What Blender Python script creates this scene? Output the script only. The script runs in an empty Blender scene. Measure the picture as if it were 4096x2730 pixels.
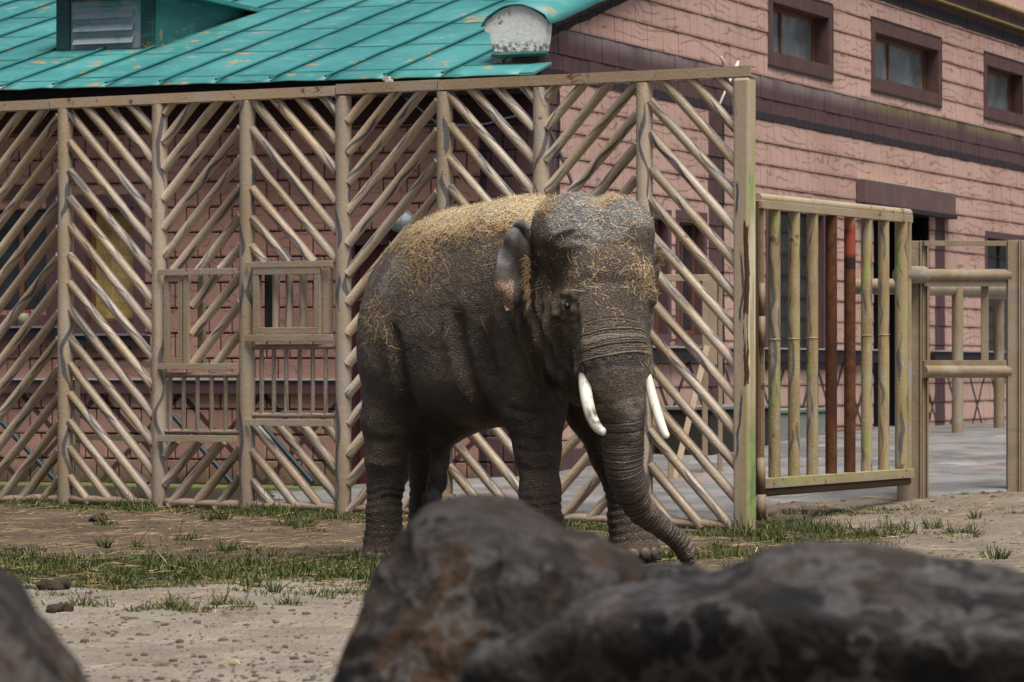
import bpy, math, random
import numpy as np
from mathutils import Vector, Matrix, noise as mnoise

random.seed(7)
rng = np.random.default_rng(11)
SC = bpy.context.scene
COL = SC.collection
R = math.radians

# ------------------------------------------------------------------ camera, sky, sun, exposure
HC = 1.39          # eye height above the ground the elephant stands on
FPX = 3840.0       # focal length in pixels of a 1024 wide picture (135 mm lens)
HOR = 366.5        # image row of the horizon
cam = bpy.data.cameras.new('camera'); camo = bpy.data.objects.new('camera', cam); COL.objects.link(camo)
camo.location = (0, 0, HC); camo.rotation_euler = (R(90), 0, 0)
cam.lens = 135.0; cam.sensor_width = 36.0; cam.shift_y = (HOR - 341.0) / 1024.0
cam.clip_start = 0.5; cam.clip_end = 3000
cam.dof.use_dof = True; cam.dof.focus_distance = 29.0; cam.dof.aperture_fstop = 6.0
SC.camera = camo
SUN_EL, SUN_AZ = R(68), R(150)       # azimuth clockwise from +Y (north)
world = bpy.data.worlds.new('World'); SC.world = world; world.use_nodes = True
wn = world.node_tree; wn.nodes.clear()
sky = wn.nodes.new('ShaderNodeTexSky'); sky.sky_type = 'NISHITA'; sky.sun_disc = False
sky.sun_elevation = SUN_EL; sky.sun_rotation = SUN_AZ; sky.air_density = 1.0; sky.dust_density = 5.0; sky.ozone_density = 1.0
bg = wn.nodes.new('ShaderNodeBackground'); bg.inputs['Strength'].default_value = 0.06
wo = wn.nodes.new('ShaderNodeOutputWorld')
wn.links.new(sky.outputs[0], bg.inputs[0]); wn.links.new(bg.outputs[0], wo.inputs[0])
sl = bpy.data.lights.new('sun', 'SUN'); sl.energy = 3.2; sl.angle = R(34); sl.color = (1.0, 0.965, 0.92)
so = bpy.data.objects.new('sun', sl); COL.objects.link(so)
sd = Vector((math.sin(SUN_AZ) * math.cos(SUN_EL), math.cos(SUN_AZ) * math.cos(SUN_EL), math.sin(SUN_EL)))
so.rotation_euler = sd.to_track_quat('Z', 'Y').to_euler(); so.location = sd * 80
vs = SC.view_settings; vs.view_transform = 'Standard'; vs.look = 'None'; vs.gamma = 1.0; vs.use_curve_mapping = False
vs.exposure = 0.66
SC.cycles.max_bounces = 4; SC.cycles.diffuse_bounces = 2; SC.cycles.glossy_bounces = 2; SC.cycles.transmission_bounces = 2; SC.cycles.caustics_reflective = False; SC.cycles.caustics_refractive = False

# ------------------------------------------------------------------ helpers
def empty(name, loc=(0, 0, 0), parent=None):
    o = bpy.data.objects.new(name, None); o.location = loc; o.empty_display_size = 0.1
    COL.objects.link(o)
    if parent: o.parent = parent
    return o
def tag(o, label=None, cat=None, group=None, kind=None):
    if label: o['label'] = label
    if cat: o['category'] = cat
    if group: o['group'] = group
    if kind: o['kind'] = kind
    return o
def wloc(o):
    v = Vector((0, 0, 0))
    while o is not None:
        v += o.location; o = o.parent
    return v
class MB:
    """collects vertices / faces in world space, builds one mesh object"""
    def __init__(s): s.v = []; s.f = []
    def add(s, vs, fs):
        n = len(s.v); s.v += [tuple(v) for v in vs]; s.f += [tuple(i + n for i in f) for f in fs]; return s
    def hexa(s, p):        # 8 corner points, bottom ring then top ring
        return s.add(p, [(3, 2, 1, 0), (4, 5, 6, 7), (0, 1, 5, 4), (1, 2, 6, 5), (2, 3, 7, 6), (3, 0, 4, 7)])
    def obox(s, c, ax, ay, az):   # centre + three half axis vectors
        c, ax, ay, az = Vector(c), Vector(ax), Vector(ay), Vector(az)
        return s.hexa([c - ax - ay - az, c + ax - ay - az, c + ax + ay - az, c - ax + ay - az,
                       c - ax - ay + az, c + ax - ay + az, c + ax + ay + az, c - ax + ay + az])
    def bar(s, a, b, w, h, up=(0, 0, 1)):   # rectangular bar from a to b: w sideways, h along up
        a, b = Vector(a), Vector(b); d = (b - a).normalized(); up = Vector(up)
        sd_ = d.cross(up).normalized(); u2 = sd_.cross(d).normalized()
        return s.obox((a + b) / 2, (b - a) / 2, sd_ * w / 2, u2 * h / 2)
    def tube(s, pts, rads, seg=10, cap=True):
        pts = [Vector(p) for p in pts]; n = len(pts)
        if not hasattr(rads, '__len__'): rads = [rads] * n
        base = len(s.v); ref = None
        for i, p in enumerate(pts):
            d = (pts[min(i + 1, n - 1)] - pts[max(i - 1, 0)]).normalized()
            if ref is None:
                ref = Vector((0, 0, 1)) if abs(d.z) < .9 else Vector((1, 0, 0))
            a = d.cross(ref).normalized(); ref = a.cross(d).normalized()
            for k in range(seg):
                t = 2 * math.pi * k / seg
                s.v.append(tuple(p + (a * math.cos(t) + ref * math.sin(t)) * rads[i]))
        for i in range(n - 1):
            for k in range(seg):
                k2 = (k + 1) % seg
                s.f.append((base + i * seg + k, base + i * seg + k2, base + (i + 1) * seg + k2, base + (i + 1) * seg + k))
        if cap:
            s.f.append(tuple(base + k for k in range(seg))[::-1]); s.f.append(tuple(base + (n - 1) * seg + k for k in range(seg)))
        return s
    def build(s, name, mat, parent=None, smooth=False, bevel=0):
        off = wloc(parent) if parent else Vector((0, 0, 0))
        me = bpy.data.meshes.new(name)
        me.from_pydata([(v[0] - off.x, v[1] - off.y, v[2] - off.z) for v in s.v], [], s.f)
        me.materials.append(mat)
        if smooth: me.shade_smooth()
        o = bpy.data.objects.new(name, me); COL.objects.link(o)
        if parent: o.parent = parent
        if bevel:
            m = o.modifiers.new('bevel', 'BEVEL'); m.width = bevel; m.segments = 2; m.limit_method = 'ANGLE'
        return o
def npmesh(name, V, Fq, mat, parent=None, smooth=True):
    """fast mesh from numpy arrays (faces all quads or all tris)"""
    off = wloc(parent) if parent else Vector((0, 0, 0))
    V = np.asarray(V, np.float32) - np.array(off, np.float32); Fq = np.asarray(Fq, np.int32)
    k = Fq.shape[1]; me = bpy.data.meshes.new(name)
    me.vertices.add(len(V)); me.vertices.foreach_set('co', V.ravel())
    me.loops.add(Fq.size); me.loops.foreach_set('vertex_index', Fq.ravel())
    me.polygons.add(len(Fq)); me.polygons.foreach_set('loop_start', np.arange(0, Fq.size, k, dtype=np.int32))
    me.update(calc_edges=True); me.validate()
    me.materials.append(mat)
    if smooth: me.shade_smooth()
    o = bpy.data.objects.new(name, me); COL.objects.link(o)
    if parent: o.parent = parent
    return o
def attr(me, name, arr):
    a = me.attributes.new(name, 'FLOAT', 'POINT'); a.data.foreach_set('value', np.asarray(arr, np.float32))
def pipe(name, a, b, r, mat, parent, seg=14, ends=1.0, weld=False):
    """a pipe as its own object, its axis along local Z so that the painted strokes follow it"""
    a, b = Vector(a), Vector(b); d = b - a; L = d.length
    m = MB()
    zs, rs = [0, L], [r, r]
    if weld: zs, rs = [0, .008, .016, L - .016, L - .008, L], [r * 1.02, r * 1.13, r, r, r * 1.13, r * 1.02]
    m.tube([(0, 0, z) for z in zs], rs, seg)
    me = bpy.data.meshes.new(name); me.from_pydata(m.v, [], m.f); me.materials.append(mat); me.shade_smooth()
    o = bpy.data.objects.new(name, me); COL.objects.link(o)
    mod = o.modifiers.new('edges', 'EDGE_SPLIT'); mod.split_angle = R(50)
    q = d.to_track_quat('Z', 'Y')
    o.rotation_mode = 'QUATERNION'; o.rotation_quaternion = q
    o.location = a - (wloc(parent) if parent else Vector((0, 0, 0)))
    if parent: o.parent = parent
    return o
# picture (4096 wide photograph) <-> place
def P4(X, Y, dep): return Vector(((X / 4 - 512) * dep / FPX, dep, HC + (HOR - Y / 4) * dep / FPX))
DK = 4096 / 2353.0
def PD(x, y, dep): return P4(x * DK, y * DK, dep)
def sm(a, b, x):
    t = np.clip((np.asarray(x, float) - a) / (b - a), 0, 1); return t * t * (3 - 2 * t)
# ground height
def zg(x, y):
    L = np.interp(y, [0, 28, 32, 36.2, 37.2, 42, 80], [0, 0, 0.03, .10, .04, .04, .3])
    Rr = np.interp(y, [0, 28, 32.3, 35.8, 40.4, 46.8, 80], [0, 0, 0.0, .14, .30, .53, .53])
    w = sm(-3.5, 1.5, x)
    return L * (1 - w) + Rr * w

# ------------------------------------------------------------------ node helpers
class NT:
    def __init__(s, name):
        s.m = bpy.data.materials.new(name); s.m.use_nodes = True; s.t = s.m.node_tree; s.t.nodes.clear()
        s.out = s.t.nodes.new('ShaderNodeOutputMaterial'); s.b = s.t.nodes.new('ShaderNodeBsdfPrincipled')
        s.t.links.new(s.b.outputs[0], s.out.inputs[0]); s._geo = None; s._tc = None; s._oi = None
    def put(s, sock, v):
        if v is None: return
        if hasattr(v, 'node'): s.t.links.new(v, sock)
        else:
            if sock.type == 'RGBA' and len(v) == 3: v = (*v, 1)
            sock.default_value = v
    def node(s, ty, ins=(), **kw):
        n = s.t.nodes.new(ty)
        for k, v in kw.items(): setattr(n, k, v)
        for i, v in (ins.items() if isinstance(ins, dict) else enumerate(ins)): s.put(n.inputs[i], v)
        return n
    def math(s, op, a, b=0.0, c=None, clamp=False):
        n = s.node('ShaderNodeMath', [a, b] + ([c] if c is not None else []), operation=op, use_clamp=clamp); return n.outputs[0]
    def add(s, a, b): return s.math('ADD', a, b)
    def sub(s, a, b): return s.math('SUBTRACT', a, b)
    def mul(s, a, b): return s.math('MULTIPLY', a, b)
    def lt(s, a, b): return s.math('LESS_THAN', a, b)
    def gt(s, a, b): return s.math('GREATER_THAN', a, b)
    def mx(s, a, b): return s.math('MAXIMUM', a, b)
    def mn(s, a, b): return s.math('MINIMUM', a, b)
    def fr(s, a): return s.math('FRACT', a)
    def ab(s, a): return s.math('ABSOLUTE', a)
    def ss(s, x, a, b):       # smooth step, also falling when a > b
        n = s.node('ShaderNodeMapRange', {0: x, 1: min(a, b), 2: max(a, b), 3: 0.0 if a < b else 1.0, 4: 1.0 if a < b else 0.0}, interpolation_type='SMOOTHSTEP'); return n.outputs[0]
    def rng(s, x, lo, hi): return s.mul(s.math('GREATER_THAN', x, lo), s.math('LESS_THAN', x, hi))
    def pos(s):
        if not s._geo: s._geo = s.node('ShaderNodeNewGeometry')
        return s._geo.outputs['Position']
    def nrm(s): s.pos(); return s._geo.outputs['Normal']
    def obj(s):
        if not s._tc: s._tc = s.node('ShaderNodeTexCoord')
        return s._tc.outputs['Object']
    def rand(s):
        if not s._oi: s._oi = s.node('ShaderNodeObjectInfo')
        return s._oi.outputs['Random']
    def sep(s, v): n = s.node('ShaderNodeSeparateXYZ', [v]); return n.outputs
    def comb(s, x, y, z): return s.node('ShaderNodeCombineXYZ', [x, y, z]).outputs[0]
    def vmul(s, v, k): return s.node('ShaderNodeVectorMath', [v, k], operation='MULTIPLY').outputs[0]
    def vadd(s, v, k): return s.node('ShaderNodeVectorMath', [v, k], operation='ADD').outputs[0]
    def dot(s, v, k): return s.node('ShaderNodeVectorMath', [v, k], operation='DOT_PRODUCT').outputs['Value']
    def noise(s, v, sc=1.0, det=3.0, ro=.5, dist=0.0, color=False):
        n = s.node('ShaderNodeTexNoise', {'Vector': v, 'Scale': sc, 'Detail': det, 'Roughness': ro, 'Distortion': dist})
        return n.outputs['Color' if color else 'Fac']
    def voro(s, v, sc=1.0, feat='F1', out='Distance', rnd=1.0):
        n = s.node('ShaderNodeTexVoronoi', {'Vector': v, 'Scale': sc, 'Randomness': rnd}, feature=feat); return n.outputs[out]
    def mix(s, f, a, b, blend='MIX'):
        n = s.node('ShaderNodeMix', data_type='RGBA', blend_type=blend)
        s.put(n.inputs['Factor'], f); s.put(n.inputs[6], a); s.put(n.inputs[7], b); return n.outputs[2]
    def attr(s, name): return s.node('ShaderNodeAttribute', attribute_name=name).outputs['Fac']
    def scale(s, col, k):     # colour * scalar
        return s.mix(1.0, col, s.comb(k, k, k), 'MULTIPLY')
    def bump(s, h, strength=.5, dist=.01, normal=None):
        n = s.node('ShaderNodeBump', {'Strength': strength, 'Distance': dist, 'Height': h})
        if normal: s.put(n.inputs['Normal'], normal)
        return n.outputs[0]
    def done(s, col, rough=.7, normal=None, spec=.3, metal=0.0):
        s.put(s.b.inputs['Base Color'], col); s.put(s.b.inputs['Roughness'], rough); s.put(s.b.inputs['Specular IOR Level'], spec)
        s.put(s.b.inputs['Metallic'], metal)
        if normal: s.put(s.b.inputs['Normal'], normal)
        return s.m
def plain(name, col, rough=.7, spec=.3, var=.15, sc=6.0, metal=0.0):
    n = NT(name); p = n.pos(); f = n.noise(p, sc, 5, .6); r = n.rand()
    k = n.add(n.add(1 - var, n.mul(f, var * 1.4)), n.mul(r, var * .6))
    return n.done(n.scale(col, k), rough, n.bump(n.noise(p, sc * 9, 3), .15, .01), spec, metal)
# ------------------------------------------------------------------ materials of the setting
CX, CY = 0.282, 39.77                       # corner of the building
GD = Vector((.3626, .9319, 0))              # along the gable wall, away from the camera
FD = Vector((-.9319, .3626, 0))             # along the front wall, to the left
GN = Vector((.9319, -.3626, 0)); FN = -GD   # outward normals
CORN = Vector((CX, CY, 0))
BH = .2705                                  # block size
PINK = (.56, .365, .305); PURP = (.098, .052, .054); DARKP = (.028, .022, .027)

def wall_material(name, D, zc0, gable):
    n = NT(name); p = n.pos(); x, y, z = n.sep(p)
    s = n.sub(n.dot(p, tuple(D)), D.x * CX + D.y * CY)
    big = n.noise(p, .7, 4); fine = n.noise(p, 14, 4, .6)
    pink = n.mix(n.ss(big, .35, .7), PINK, (.47, .295, .24)) if gable else n.mix(n.ss(big, .35, .7), (.40, .225, .175), (.32, .17, .13))  # same pink paint; the front wall's shade is put into darker, browner colours
    k = n.add(n.add(.78, n.mul(n.rand(), .18 if not gable else .08)), n.mul(fine, .22))
    pink = n.scale(pink, k)
    # airbrushed log look: brown along the joints of the courses
    fc = n.fr(n.mul(n.sub(z, zc0), 1 / BH)); e = n.mn(fc, n.sub(1.0, fc))
    pink = n.mix(n.mul(n.ss(e, .16, .0), n.add(.18, n.mul(n.noise(p, 1.3), .62))), pink, (.10, .042, .028))
    # painted grain squiggles
    v = n.comb(n.mul(s, .95 if gable else 2.4), n.mul(z, 2.8), 3.3)
    q = n.add(n.mul(z, 9.0), n.mul(n.noise(v, 1.0, 1.2, .5, .7), 4.6))
    ln = n.ss(n.ab(n.sub(n.fr(q), .5)), .13 if gable else .10, .06)
    msk = n.ss(n.noise(n.comb(n.mul(s, 1.1 if gable else 2.6), n.mul(z, 9.0), 9.1), 1.0, 1), .46, .52)
    zmid = 1.22 if not gable else 1.60
    up = n.gt(z, zmid)
    pink = n.mix(n.mul(n.mul(n.mul(ln, msk), up), .5), pink, (.11, .05, .037))
    # lower storey: dark painted crosses
    per, zt, half = (.97, 1.10, .97) if not gable else (1.27, 1.45, 1.27)
    a = n.mul(n.sub(s, .24 if not gable else 1.0), 1 / per); b = n.mul(n.sub(zt, z), 1 / half)
    l1 = n.ab(n.sub(n.fr(n.add(n.sub(a, b), .5)), .5)); l2 = n.ab(n.sub(n.fr(n.add(n.add(a, b), .5)), .5))
    cr = n.ss(n.mn(l1, l2), .048 if not gable else .05, .036); low = n.sub(1.0, up)
    pink = n.mix(n.mul(n.mul(cr, low), .92), pink, (.035, .020, .022))
    purp = n.scale(n.mix(n.ss(n.noise(p, 2.2, 4), .4, .7), PURP, (.075, .043, .047)), n.add(.8, n.mul(fine, .4)))
    wob = n.mul(n.sub(n.noise(p, 3.0, 2), .5), .04)
    if gable:
        zz = n.add(z, wob)
        band = n.rng(zz, 4.40, 4.94)
        ws = n.ss(s, 10.5, 13.5)
        fade = n.mul(n.ss(z, 4.74, 4.95), n.ss(n.noise(n.comb(n.mul(s, .9), 2.0, 0.0), 1.0, 4), .30, .55))
        bcol = n.mix(n.mul(fade, .6), purp, n.mix(ws, (.33, .29, .28), (.27, .235, .10)))
        bcol = n.mix(n.lt(zz, 4.50), bcol, DARKP)
        col = n.mix(band, pink, bcol)
        # top of the gable: black line then purple
        L = n.add(n.sub(z, n.add(n.mul(s, .247), 4.745)), wob)
        col = n.mix(n.gt(L, 0.0), col, n.mix(n.lt(L, .085), purp, DARKP))
        col = n.mix(n.gt(zz, 6.32), col, n.mix(n.lt(zz, 6.48), purp, DARKP))
        col = n.mix(n.gt(z, 6.83), col, PINK)
        # corner strip and the pilaster
        cs = n.mul(n.lt(n.add(s, wob), .60), n.lt(z, 4.42))
        col = n.mix(cs, col, n.mix(n.rng(n.add(s, wob), .50, .60), purp, DARKP))
        pl = n.mul(n.rng(s, 5.55, 6.15), n.lt(z, 4.42))
        col = n.mix(pl, col, n.mix(n.rng(s, 6.06, 6.15), purp, DARKP))
        pl = n.mul(n.rng(s, 15.75, 16.3), n.lt(z, 3.6))
        col = n.mix(pl, col, purp)
        mossz = .66
    else:
        cs = n.lt(n.add(s, wob), .66)
        col = n.mix(cs, pink, n.mix(n.rng(n.add(s, wob), .58, .66), purp, DARKP))
        mossz = .42
    damp = n.mul(n.ss(n.add(z, n.mul(n.noise(p, 2.5, 4), .5)), mossz + .3, mossz - .1), .8)
    col = n.mix(damp, col, n.mix(n.ss(n.noise(p, 5, 3), .45, .6), (.06, .045, .03), (.075, .085, .02)))
    # rain streaks and soot
    st = n.ss(n.noise(n.comb(n.mul(s, 5.0), n.mul(z, .35), 1.0), 1.0, 4, .6), .56, .75)
    col = n.mix(n.mul(st, .28), col, (.10, .07, .06))
    hgt = n.add(n.noise(p, 60, 3), n.mul(n.noise(p, 9, 3), .8))
    return n.done(col, .82, n.bump(hgt, .35, .012), .25)
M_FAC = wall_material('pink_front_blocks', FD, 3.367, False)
M_GAB = wall_material('pink_gable_blocks', GD, 4.40, True)
M_MORTAR = plain('dark_mortar', (.060, .032, .026), .95, .1)
M_PURP = plain('purple_paint', PURP, .7, .3, .35, 5)
M_DARK = plain('black_paint', (.02, .017, .02), .7, .3, .3, 5)
M_BROWN = plain('brown_window_wood', (.16, .065, .035), .6, .35, .4, 8)
M_DOOR = plain('maroon_door_paint', (.075, .014, .018), .55, .4, .3, 4)
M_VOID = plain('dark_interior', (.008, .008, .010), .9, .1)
def glass_mat(name, col, rough=.12, spec=.6):
    n = NT(name); p = n.pos(); f = n.noise(p, 2.2, 5, .65); g = n.noise(p, 30, 3)
    c = n.mix(n.ss(f, .35, .68), col, tuple(min(1, a * 2.1 + .015) for a in col))
    return n.done(c, n.add(rough, n.mul(g, .2)), n.bump(f, .05, .02), spec)
M_GLASS = glass_mat('dusty_glass', (.11, .125, .13), .18)
M_GLASSD = glass_mat('dark_glass', (.012, .015, .020), .10)
def teal(name, mul_=1.0):
    n = NT(name); p = n.pos(); big = n.noise(p, .9, 4); st = n.noise(n.vmul(p, (1.0, .4, 4)), 5, 4)
    c = n.mix(n.ss(big, .35, .7), (.030 * mul_, .175 * mul_, .168 * mul_), (.058 * mul_, .245 * mul_, .235 * mul_))
    c = n.mix(n.mul(n.ss(st, .55, .75), .35), c, (.15, .36, .345))
    c = n.scale(c, n.add(.86, n.mul(n.rand(), .22)))
    ru = n.ss(n.add(n.noise(p, 3.1, 6, .7), n.mul(n.noise(p, .45, 2), .25)), .735, .77)
    c = n.mix(n.mul(ru, .85), c, (.46, .19, .035))
    return n.done(c, n.add(.38, n.mul(st, .25)), n.bump(n.add(n.noise(p, 1.6, 2), n.mul(st, .15)), .5, .05), .45)
M_TEAL = teal('teal_roof_sheet'); M_TEALD = teal('teal_seam', .42); M_TEALM = teal('teal_lap', .65)
def rustyseam():
    n = NT('teal_seam_rusty'); p = n.pos()
    ru = n.ss(n.noise(p, 3.6, 6, .75), .60, .66)
    return n.done(n.mix(ru, (.018, .15, .14), (.30, .14, .05)), .55, None, .35)
M_SEAM = rustyseam()
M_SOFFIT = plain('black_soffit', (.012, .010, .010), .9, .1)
M_PLASTER = None
def plaster():
    n = NT('white_plaster'); p = n.pos(); a = n.noise(p, 4.5, 6, .7); b = n.noise(p, 22, 5, .7)
    c = n.mix(n.ss(b, .3, .75), (.80, .79, .76), (.64, .63, .60))
    x, y, z = n.sep(p)
    peel = n.mul(n.ss(a, .615, .635), n.gt(z, 4.94))
    c = n.mix(peel, c, (.40, .24, .09))
    gr = n.mul(n.ss(z, 4.80, 4.70), n.ss(b, .42, .6)); c = n.mix(gr, c, (.12, .12, .10))
    crack = n.ss(n.voro(n.vadd(p, n.noise(p, 6, 3, color=True)), 6.0, 'DISTANCE_TO_EDGE'), .012, .0)
    c = n.mix(n.mul(crack, .5), c, (.16, .15, .13))
    return n.done(c, .9, n.bump(n.add(b, n.mul(peel, -.8)), .5, .015), .2)
M_PLASTER = plaster()

# ------------------------------------------------------------------ building
def Fp(t, z, off=0.0): v = CORN + FD * t + FN * off; return Vector((v.x, v.y, z))
def Gp(s, z, off=0.0): v = CORN + GD * s + GN * off; return Vector((v.x, v.y, z))
def fac(X, Y):       # photograph pixel -> (t, z) on the front wall
    u = X / 4; k = (u - 512) / FPX
    t = (CX - k * CY) / (.9319 + k * .3626); y = CY + .3626 * t; return t, HC + (HOR - Y / 4) * y / FPX
def gab(X, Y):
    u = X / 4; k = (u - 512) / FPX
    s = (k * CY - CX) / (.3626 - k * .9319); y = CY + .9319 * s; return s, HC + (HOR - Y / 4) * y / FPX

bld = empty('block_building', (CX, CY, 0))
tag(bld, 'pink block building painted like log planks with a teal metal roof', 'building')
def wall_rects(x0, x1, z0, z1, holes):
    xs = sorted({x0, x1, *[h[0] for h in holes], *[h[1] for h in holes]}); zs = sorted({z0, z1, *[h[2] for h in holes], *[h[3] for h in holes]})
    out = []
    for i in range(len(xs) - 1):
        for j in range(len(zs) - 1):
            cx, cz = (xs[i] + xs[i + 1]) / 2, (zs[j] + zs[j + 1]) / 2
            if x0 < cx < x1 and z0 < cz < z1 and not any(h[0] < cx < h[1] and h[2] < cz < h[3] for h in holes):
                out.append((xs[i], xs[i + 1], zs[j], zs[j + 1]))
    return out
def boxF(m, t0, t1, z0, z1, o0, o1, fn=Fp):
    m.hexa([fn(t0, z0, o0), fn(t1, z0, o0), fn(t1, z0, o1), fn(t0, z0, o1), fn(t0, z1, o0), fn(t1, z1, o0), fn(t1, z1, o1), fn(t0, z1, o1)]); return m

# ---- front wall (behind the fence)
wA = (*sorted([fac(188, 0)[0], fac(-60, 0)[0]]), fac(90, 1260)[1], fac(90, 800)[1])          # dark window
wB = (*sorted([fac(345, 0)[0], fac(535, 0)[0]]), fac(440, 1290)[1], fac(440, 830)[1])        # papered window
dC = (*sorted([fac(1405, 0)[0], fac(1700, 0)[0]]), .12, fac(1500, 965)[1])                   # maroon door
fholes = [wA, wB, dC]
ZF1 = 4.46
fwall = MB()
for r_ in wall_rects(.0, 7.6, -.3, ZF1, fholes): boxF(fwall, *r_, -.25, -.012)
fw = fwall.build('front_wall', M_MORTAR, bld)
def block_mesh(w, h, d, mat, name='block'):
    m = MB(); g = .006; b = .012
    x0, x1, z0, z1 = -w / 2 + g, w / 2 - g, -h / 2 + g, h / 2 - g
    ring = lambda x0, x1, z0, z1, y: [(x0, y, z0), (x1, y, z0), (x1, y, z1), (x0, y, z1)]
    v = ring(x0, x1, z0, z1, 0) + ring(x0, x1, z0, z1, d - b) + ring(x0 + b, x1 - b, z0 + b, z1 - b, d)
    f = []
    for a in (0, 4):
        for k in range(4): f.append((a + k, a + (k + 1) % 4, a + 4 + (k + 1) % 4, a + 4 + k))
    f.append((8, 9, 10, 11)); m.add(v, f)
    me = bpy.data.meshes.new(name); me.from_pydata(m.v, [], m.f); me.materials.append(mat); return me
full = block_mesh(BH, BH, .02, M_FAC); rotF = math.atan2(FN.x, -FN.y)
# local +Y of a block must face outwards along FN
rotz_f = math.atan2(-FN.x, FN.y)
cnt = 0; extra = MB()
row = 0; z = 3.367 - BH * 12
while z < ZF1 - .05:
    zc = z + BH / 2; off = (row % 2) * BH / 2; k = 0
    while True:
        tc = .0 + BH / 2 - off + k * BH; k += 1
        if tc > 7.3: break
        w = BH; t0, t1 = tc - BH / 2, tc + BH / 2
        t0 = max(t0, 0.0)
        if t1 - t0 < .05: continue
        segs = [(t0, t1)]
        for h in fholes:
            if h[2] - .02 < zc < h[3] + .02:
                ns = []
                for a, b in segs:
                    if b <= h[0] or a >= h[1]: ns.append((a, b)); continue
                    if a < h[0] - .03: ns.append((a, h[0]))
                    if b > h[1] + .03: ns.append((h[1], b))
                segs = ns
        for a, b in segs:
            px = 512 + FPX * Fp((a + b) / 2, 0).x / Fp((a + b) / 2, 0).y
            if abs((b - a) - BH) < 1e-6 and cnt < 300 and px > 20 and zc < 4.1 and zc > .1:
                o = bpy.data.objects.new('block', full); COL.objects.link(o); o.parent = fw
                o.rotation_euler = (0, 0, rotz_f); jit = random.uniform(-.004, .004)
                o.location = Fp((a + b) / 2, zc, -.012 + jit) - wloc(fw); cnt += 1
            else:
                boxF(extra, a + .006, b - .006, zc - BH / 2 + .006, zc + BH / 2 - .006, -.014, .008 + random.uniform(-.004, .003))
    z += BH; row += 1
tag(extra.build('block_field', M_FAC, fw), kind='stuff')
# ledge above the lower storey, frames, windows
def frame_boxes(m, h, w, o0, o1, fn, bottom=True):
    boxF(m, h[0] - w, h[1] + w, h[3], h[3] + w, o0, o1, fn)
    if bottom: boxF(m, h[0] - w, h[1] + w, h[2] - w, h[2], o0, o1, fn)
    boxF(m, h[0] - w, h[0], h[2], h[3], o0, o1 - .002, fn); boxF(m, h[1], h[1] + w, h[2], h[3], o0, o1 - .002, fn)
lm = MB()
def split_ledge(x0, x1, z0, z1, o0, o1, fn, holes):
    for r_ in wall_rects(x0, x1, z0, z1, holes): boxF(lm, *r_, o0, o1, fn)
split_ledge(.0, 7.5, 1.10, 1.24, .0, .07, Fp, [(dC[0] - .1, dC[1] + .1, 0, 4)])
lm.build('ledge', M_PURP, fw); lm = MB(); split_ledge(.0, 7.5, 1.243, 1.262, .0, .09, Fp, [(dC[0] - .1, dC[1] + .1, 0, 4)])
lm.build('ledge_flashing', plain('grey_flashing', (.42, .42, .43), .4, .5), fw)
def window(h, fn, wallo, surround, pane_mat, mull, depth=.21, frame_mat=M_BROWN, surr_w=.14, sm_=M_PURP):
    o = empty('window', fn((h[0] + h[1]) / 2, h[2], 0) - wloc(bld), bld)
    if surround:
        m = MB(); frame_boxes(m, h, surr_w, -.01, .022, fn); m.build('surround', sm_, o)
    m = MB()                                                     # reveal
    boxF(m, h[0] - .03, h[1] + .03, h[3] - .002, h[3] + .03, -depth - .1, -.012, fn); boxF(m, h[0] - .03, h[1] + .03, h[2] - .03, h[2] + .002, -depth - .1, -.012, fn)
    boxF(m, h[0] - .03, h[0] + .002, h[2], h[3], -depth - .1, -.013, fn); boxF(m, h[1] - .002, h[1] + .03, h[2], h[3], -depth - .1, -.013, fn)
    m.build('reveal', sm_, o)
    m = MB(); fwid = .05
    hh = (h[0] + fwid, h[1] - fwid, h[2] + fwid, h[3] - fwid)
    frame_boxes(m, hh, fwid - .003, -depth - .02, -depth + .04, fn)
    xs = [hh[0] + (hh[1] - hh[0]) * f for f in mull]
    for xm in xs: boxF(m, xm - .03, xm + .03, hh[2], hh[3], -depth - .02, -depth + .035, fn)
    m.build('frame', frame_mat, o, bevel=.006)
    ed = [hh[0]] + xs + [hh[1]]
    for i in range(len(ed) - 1):
        m = MB(); boxF(m, ed[i], ed[i + 1], hh[2], hh[3], -depth - .012, -depth + .006, fn); m.build('pane', pane_mat, o)
    return o
window(wA, Fp, fw, True, M_GLASSD, [.5], .16, M_BROWN)
def paper_mat():
    n = NT('old_newspaper'); p = n.pos(); t = n.sub(n.dot(p, tuple(FD)), FD.x * CX + FD.y * CY); x, y, z = n.sep(p)
    v = n.comb(t, z, 0.0)
    sheet = n.node('ShaderNodeTexBrick', {'Vector': v, 'Scale': 1.0, 'Mortar Size': .004, 'Brick Width': .34, 'Row Height': .26, 'Color1': (.50, .36, .13, 1), 'Color2': (.36, .25, .085, 1), 'Mortar': (.20, .13, .05, 1)})
    c = n.mix(n.ss(n.noise(p, 3, 4), .35, .7), sheet.outputs[0], (.33, .22, .07))
    colm = n.gt(n.fr(n.mul(t, 12.0)), .18); line = n.gt(n.fr(n.mul(z, 55.0)), .55)
    txt = n.mul(n.mul(colm, line), n.gt(n.noise(v, 7.0, 1), .5))
    pic = n.gt(n.voro(v, 4.0, 'F1', 'Color'), .83)
    c = n.mix(n.mul(n.mx(txt, n.mul(pic, n.noise(v, 30, 2))), .5), c, (.05, .04, .03))
    return n.done(c, .8, n.bump(n.noise(p, 7, 3), .5, .02), .2)
wBo = window(wB, Fp, fw, True, paper_mat(), [], .14, M_BROWN)
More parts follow.
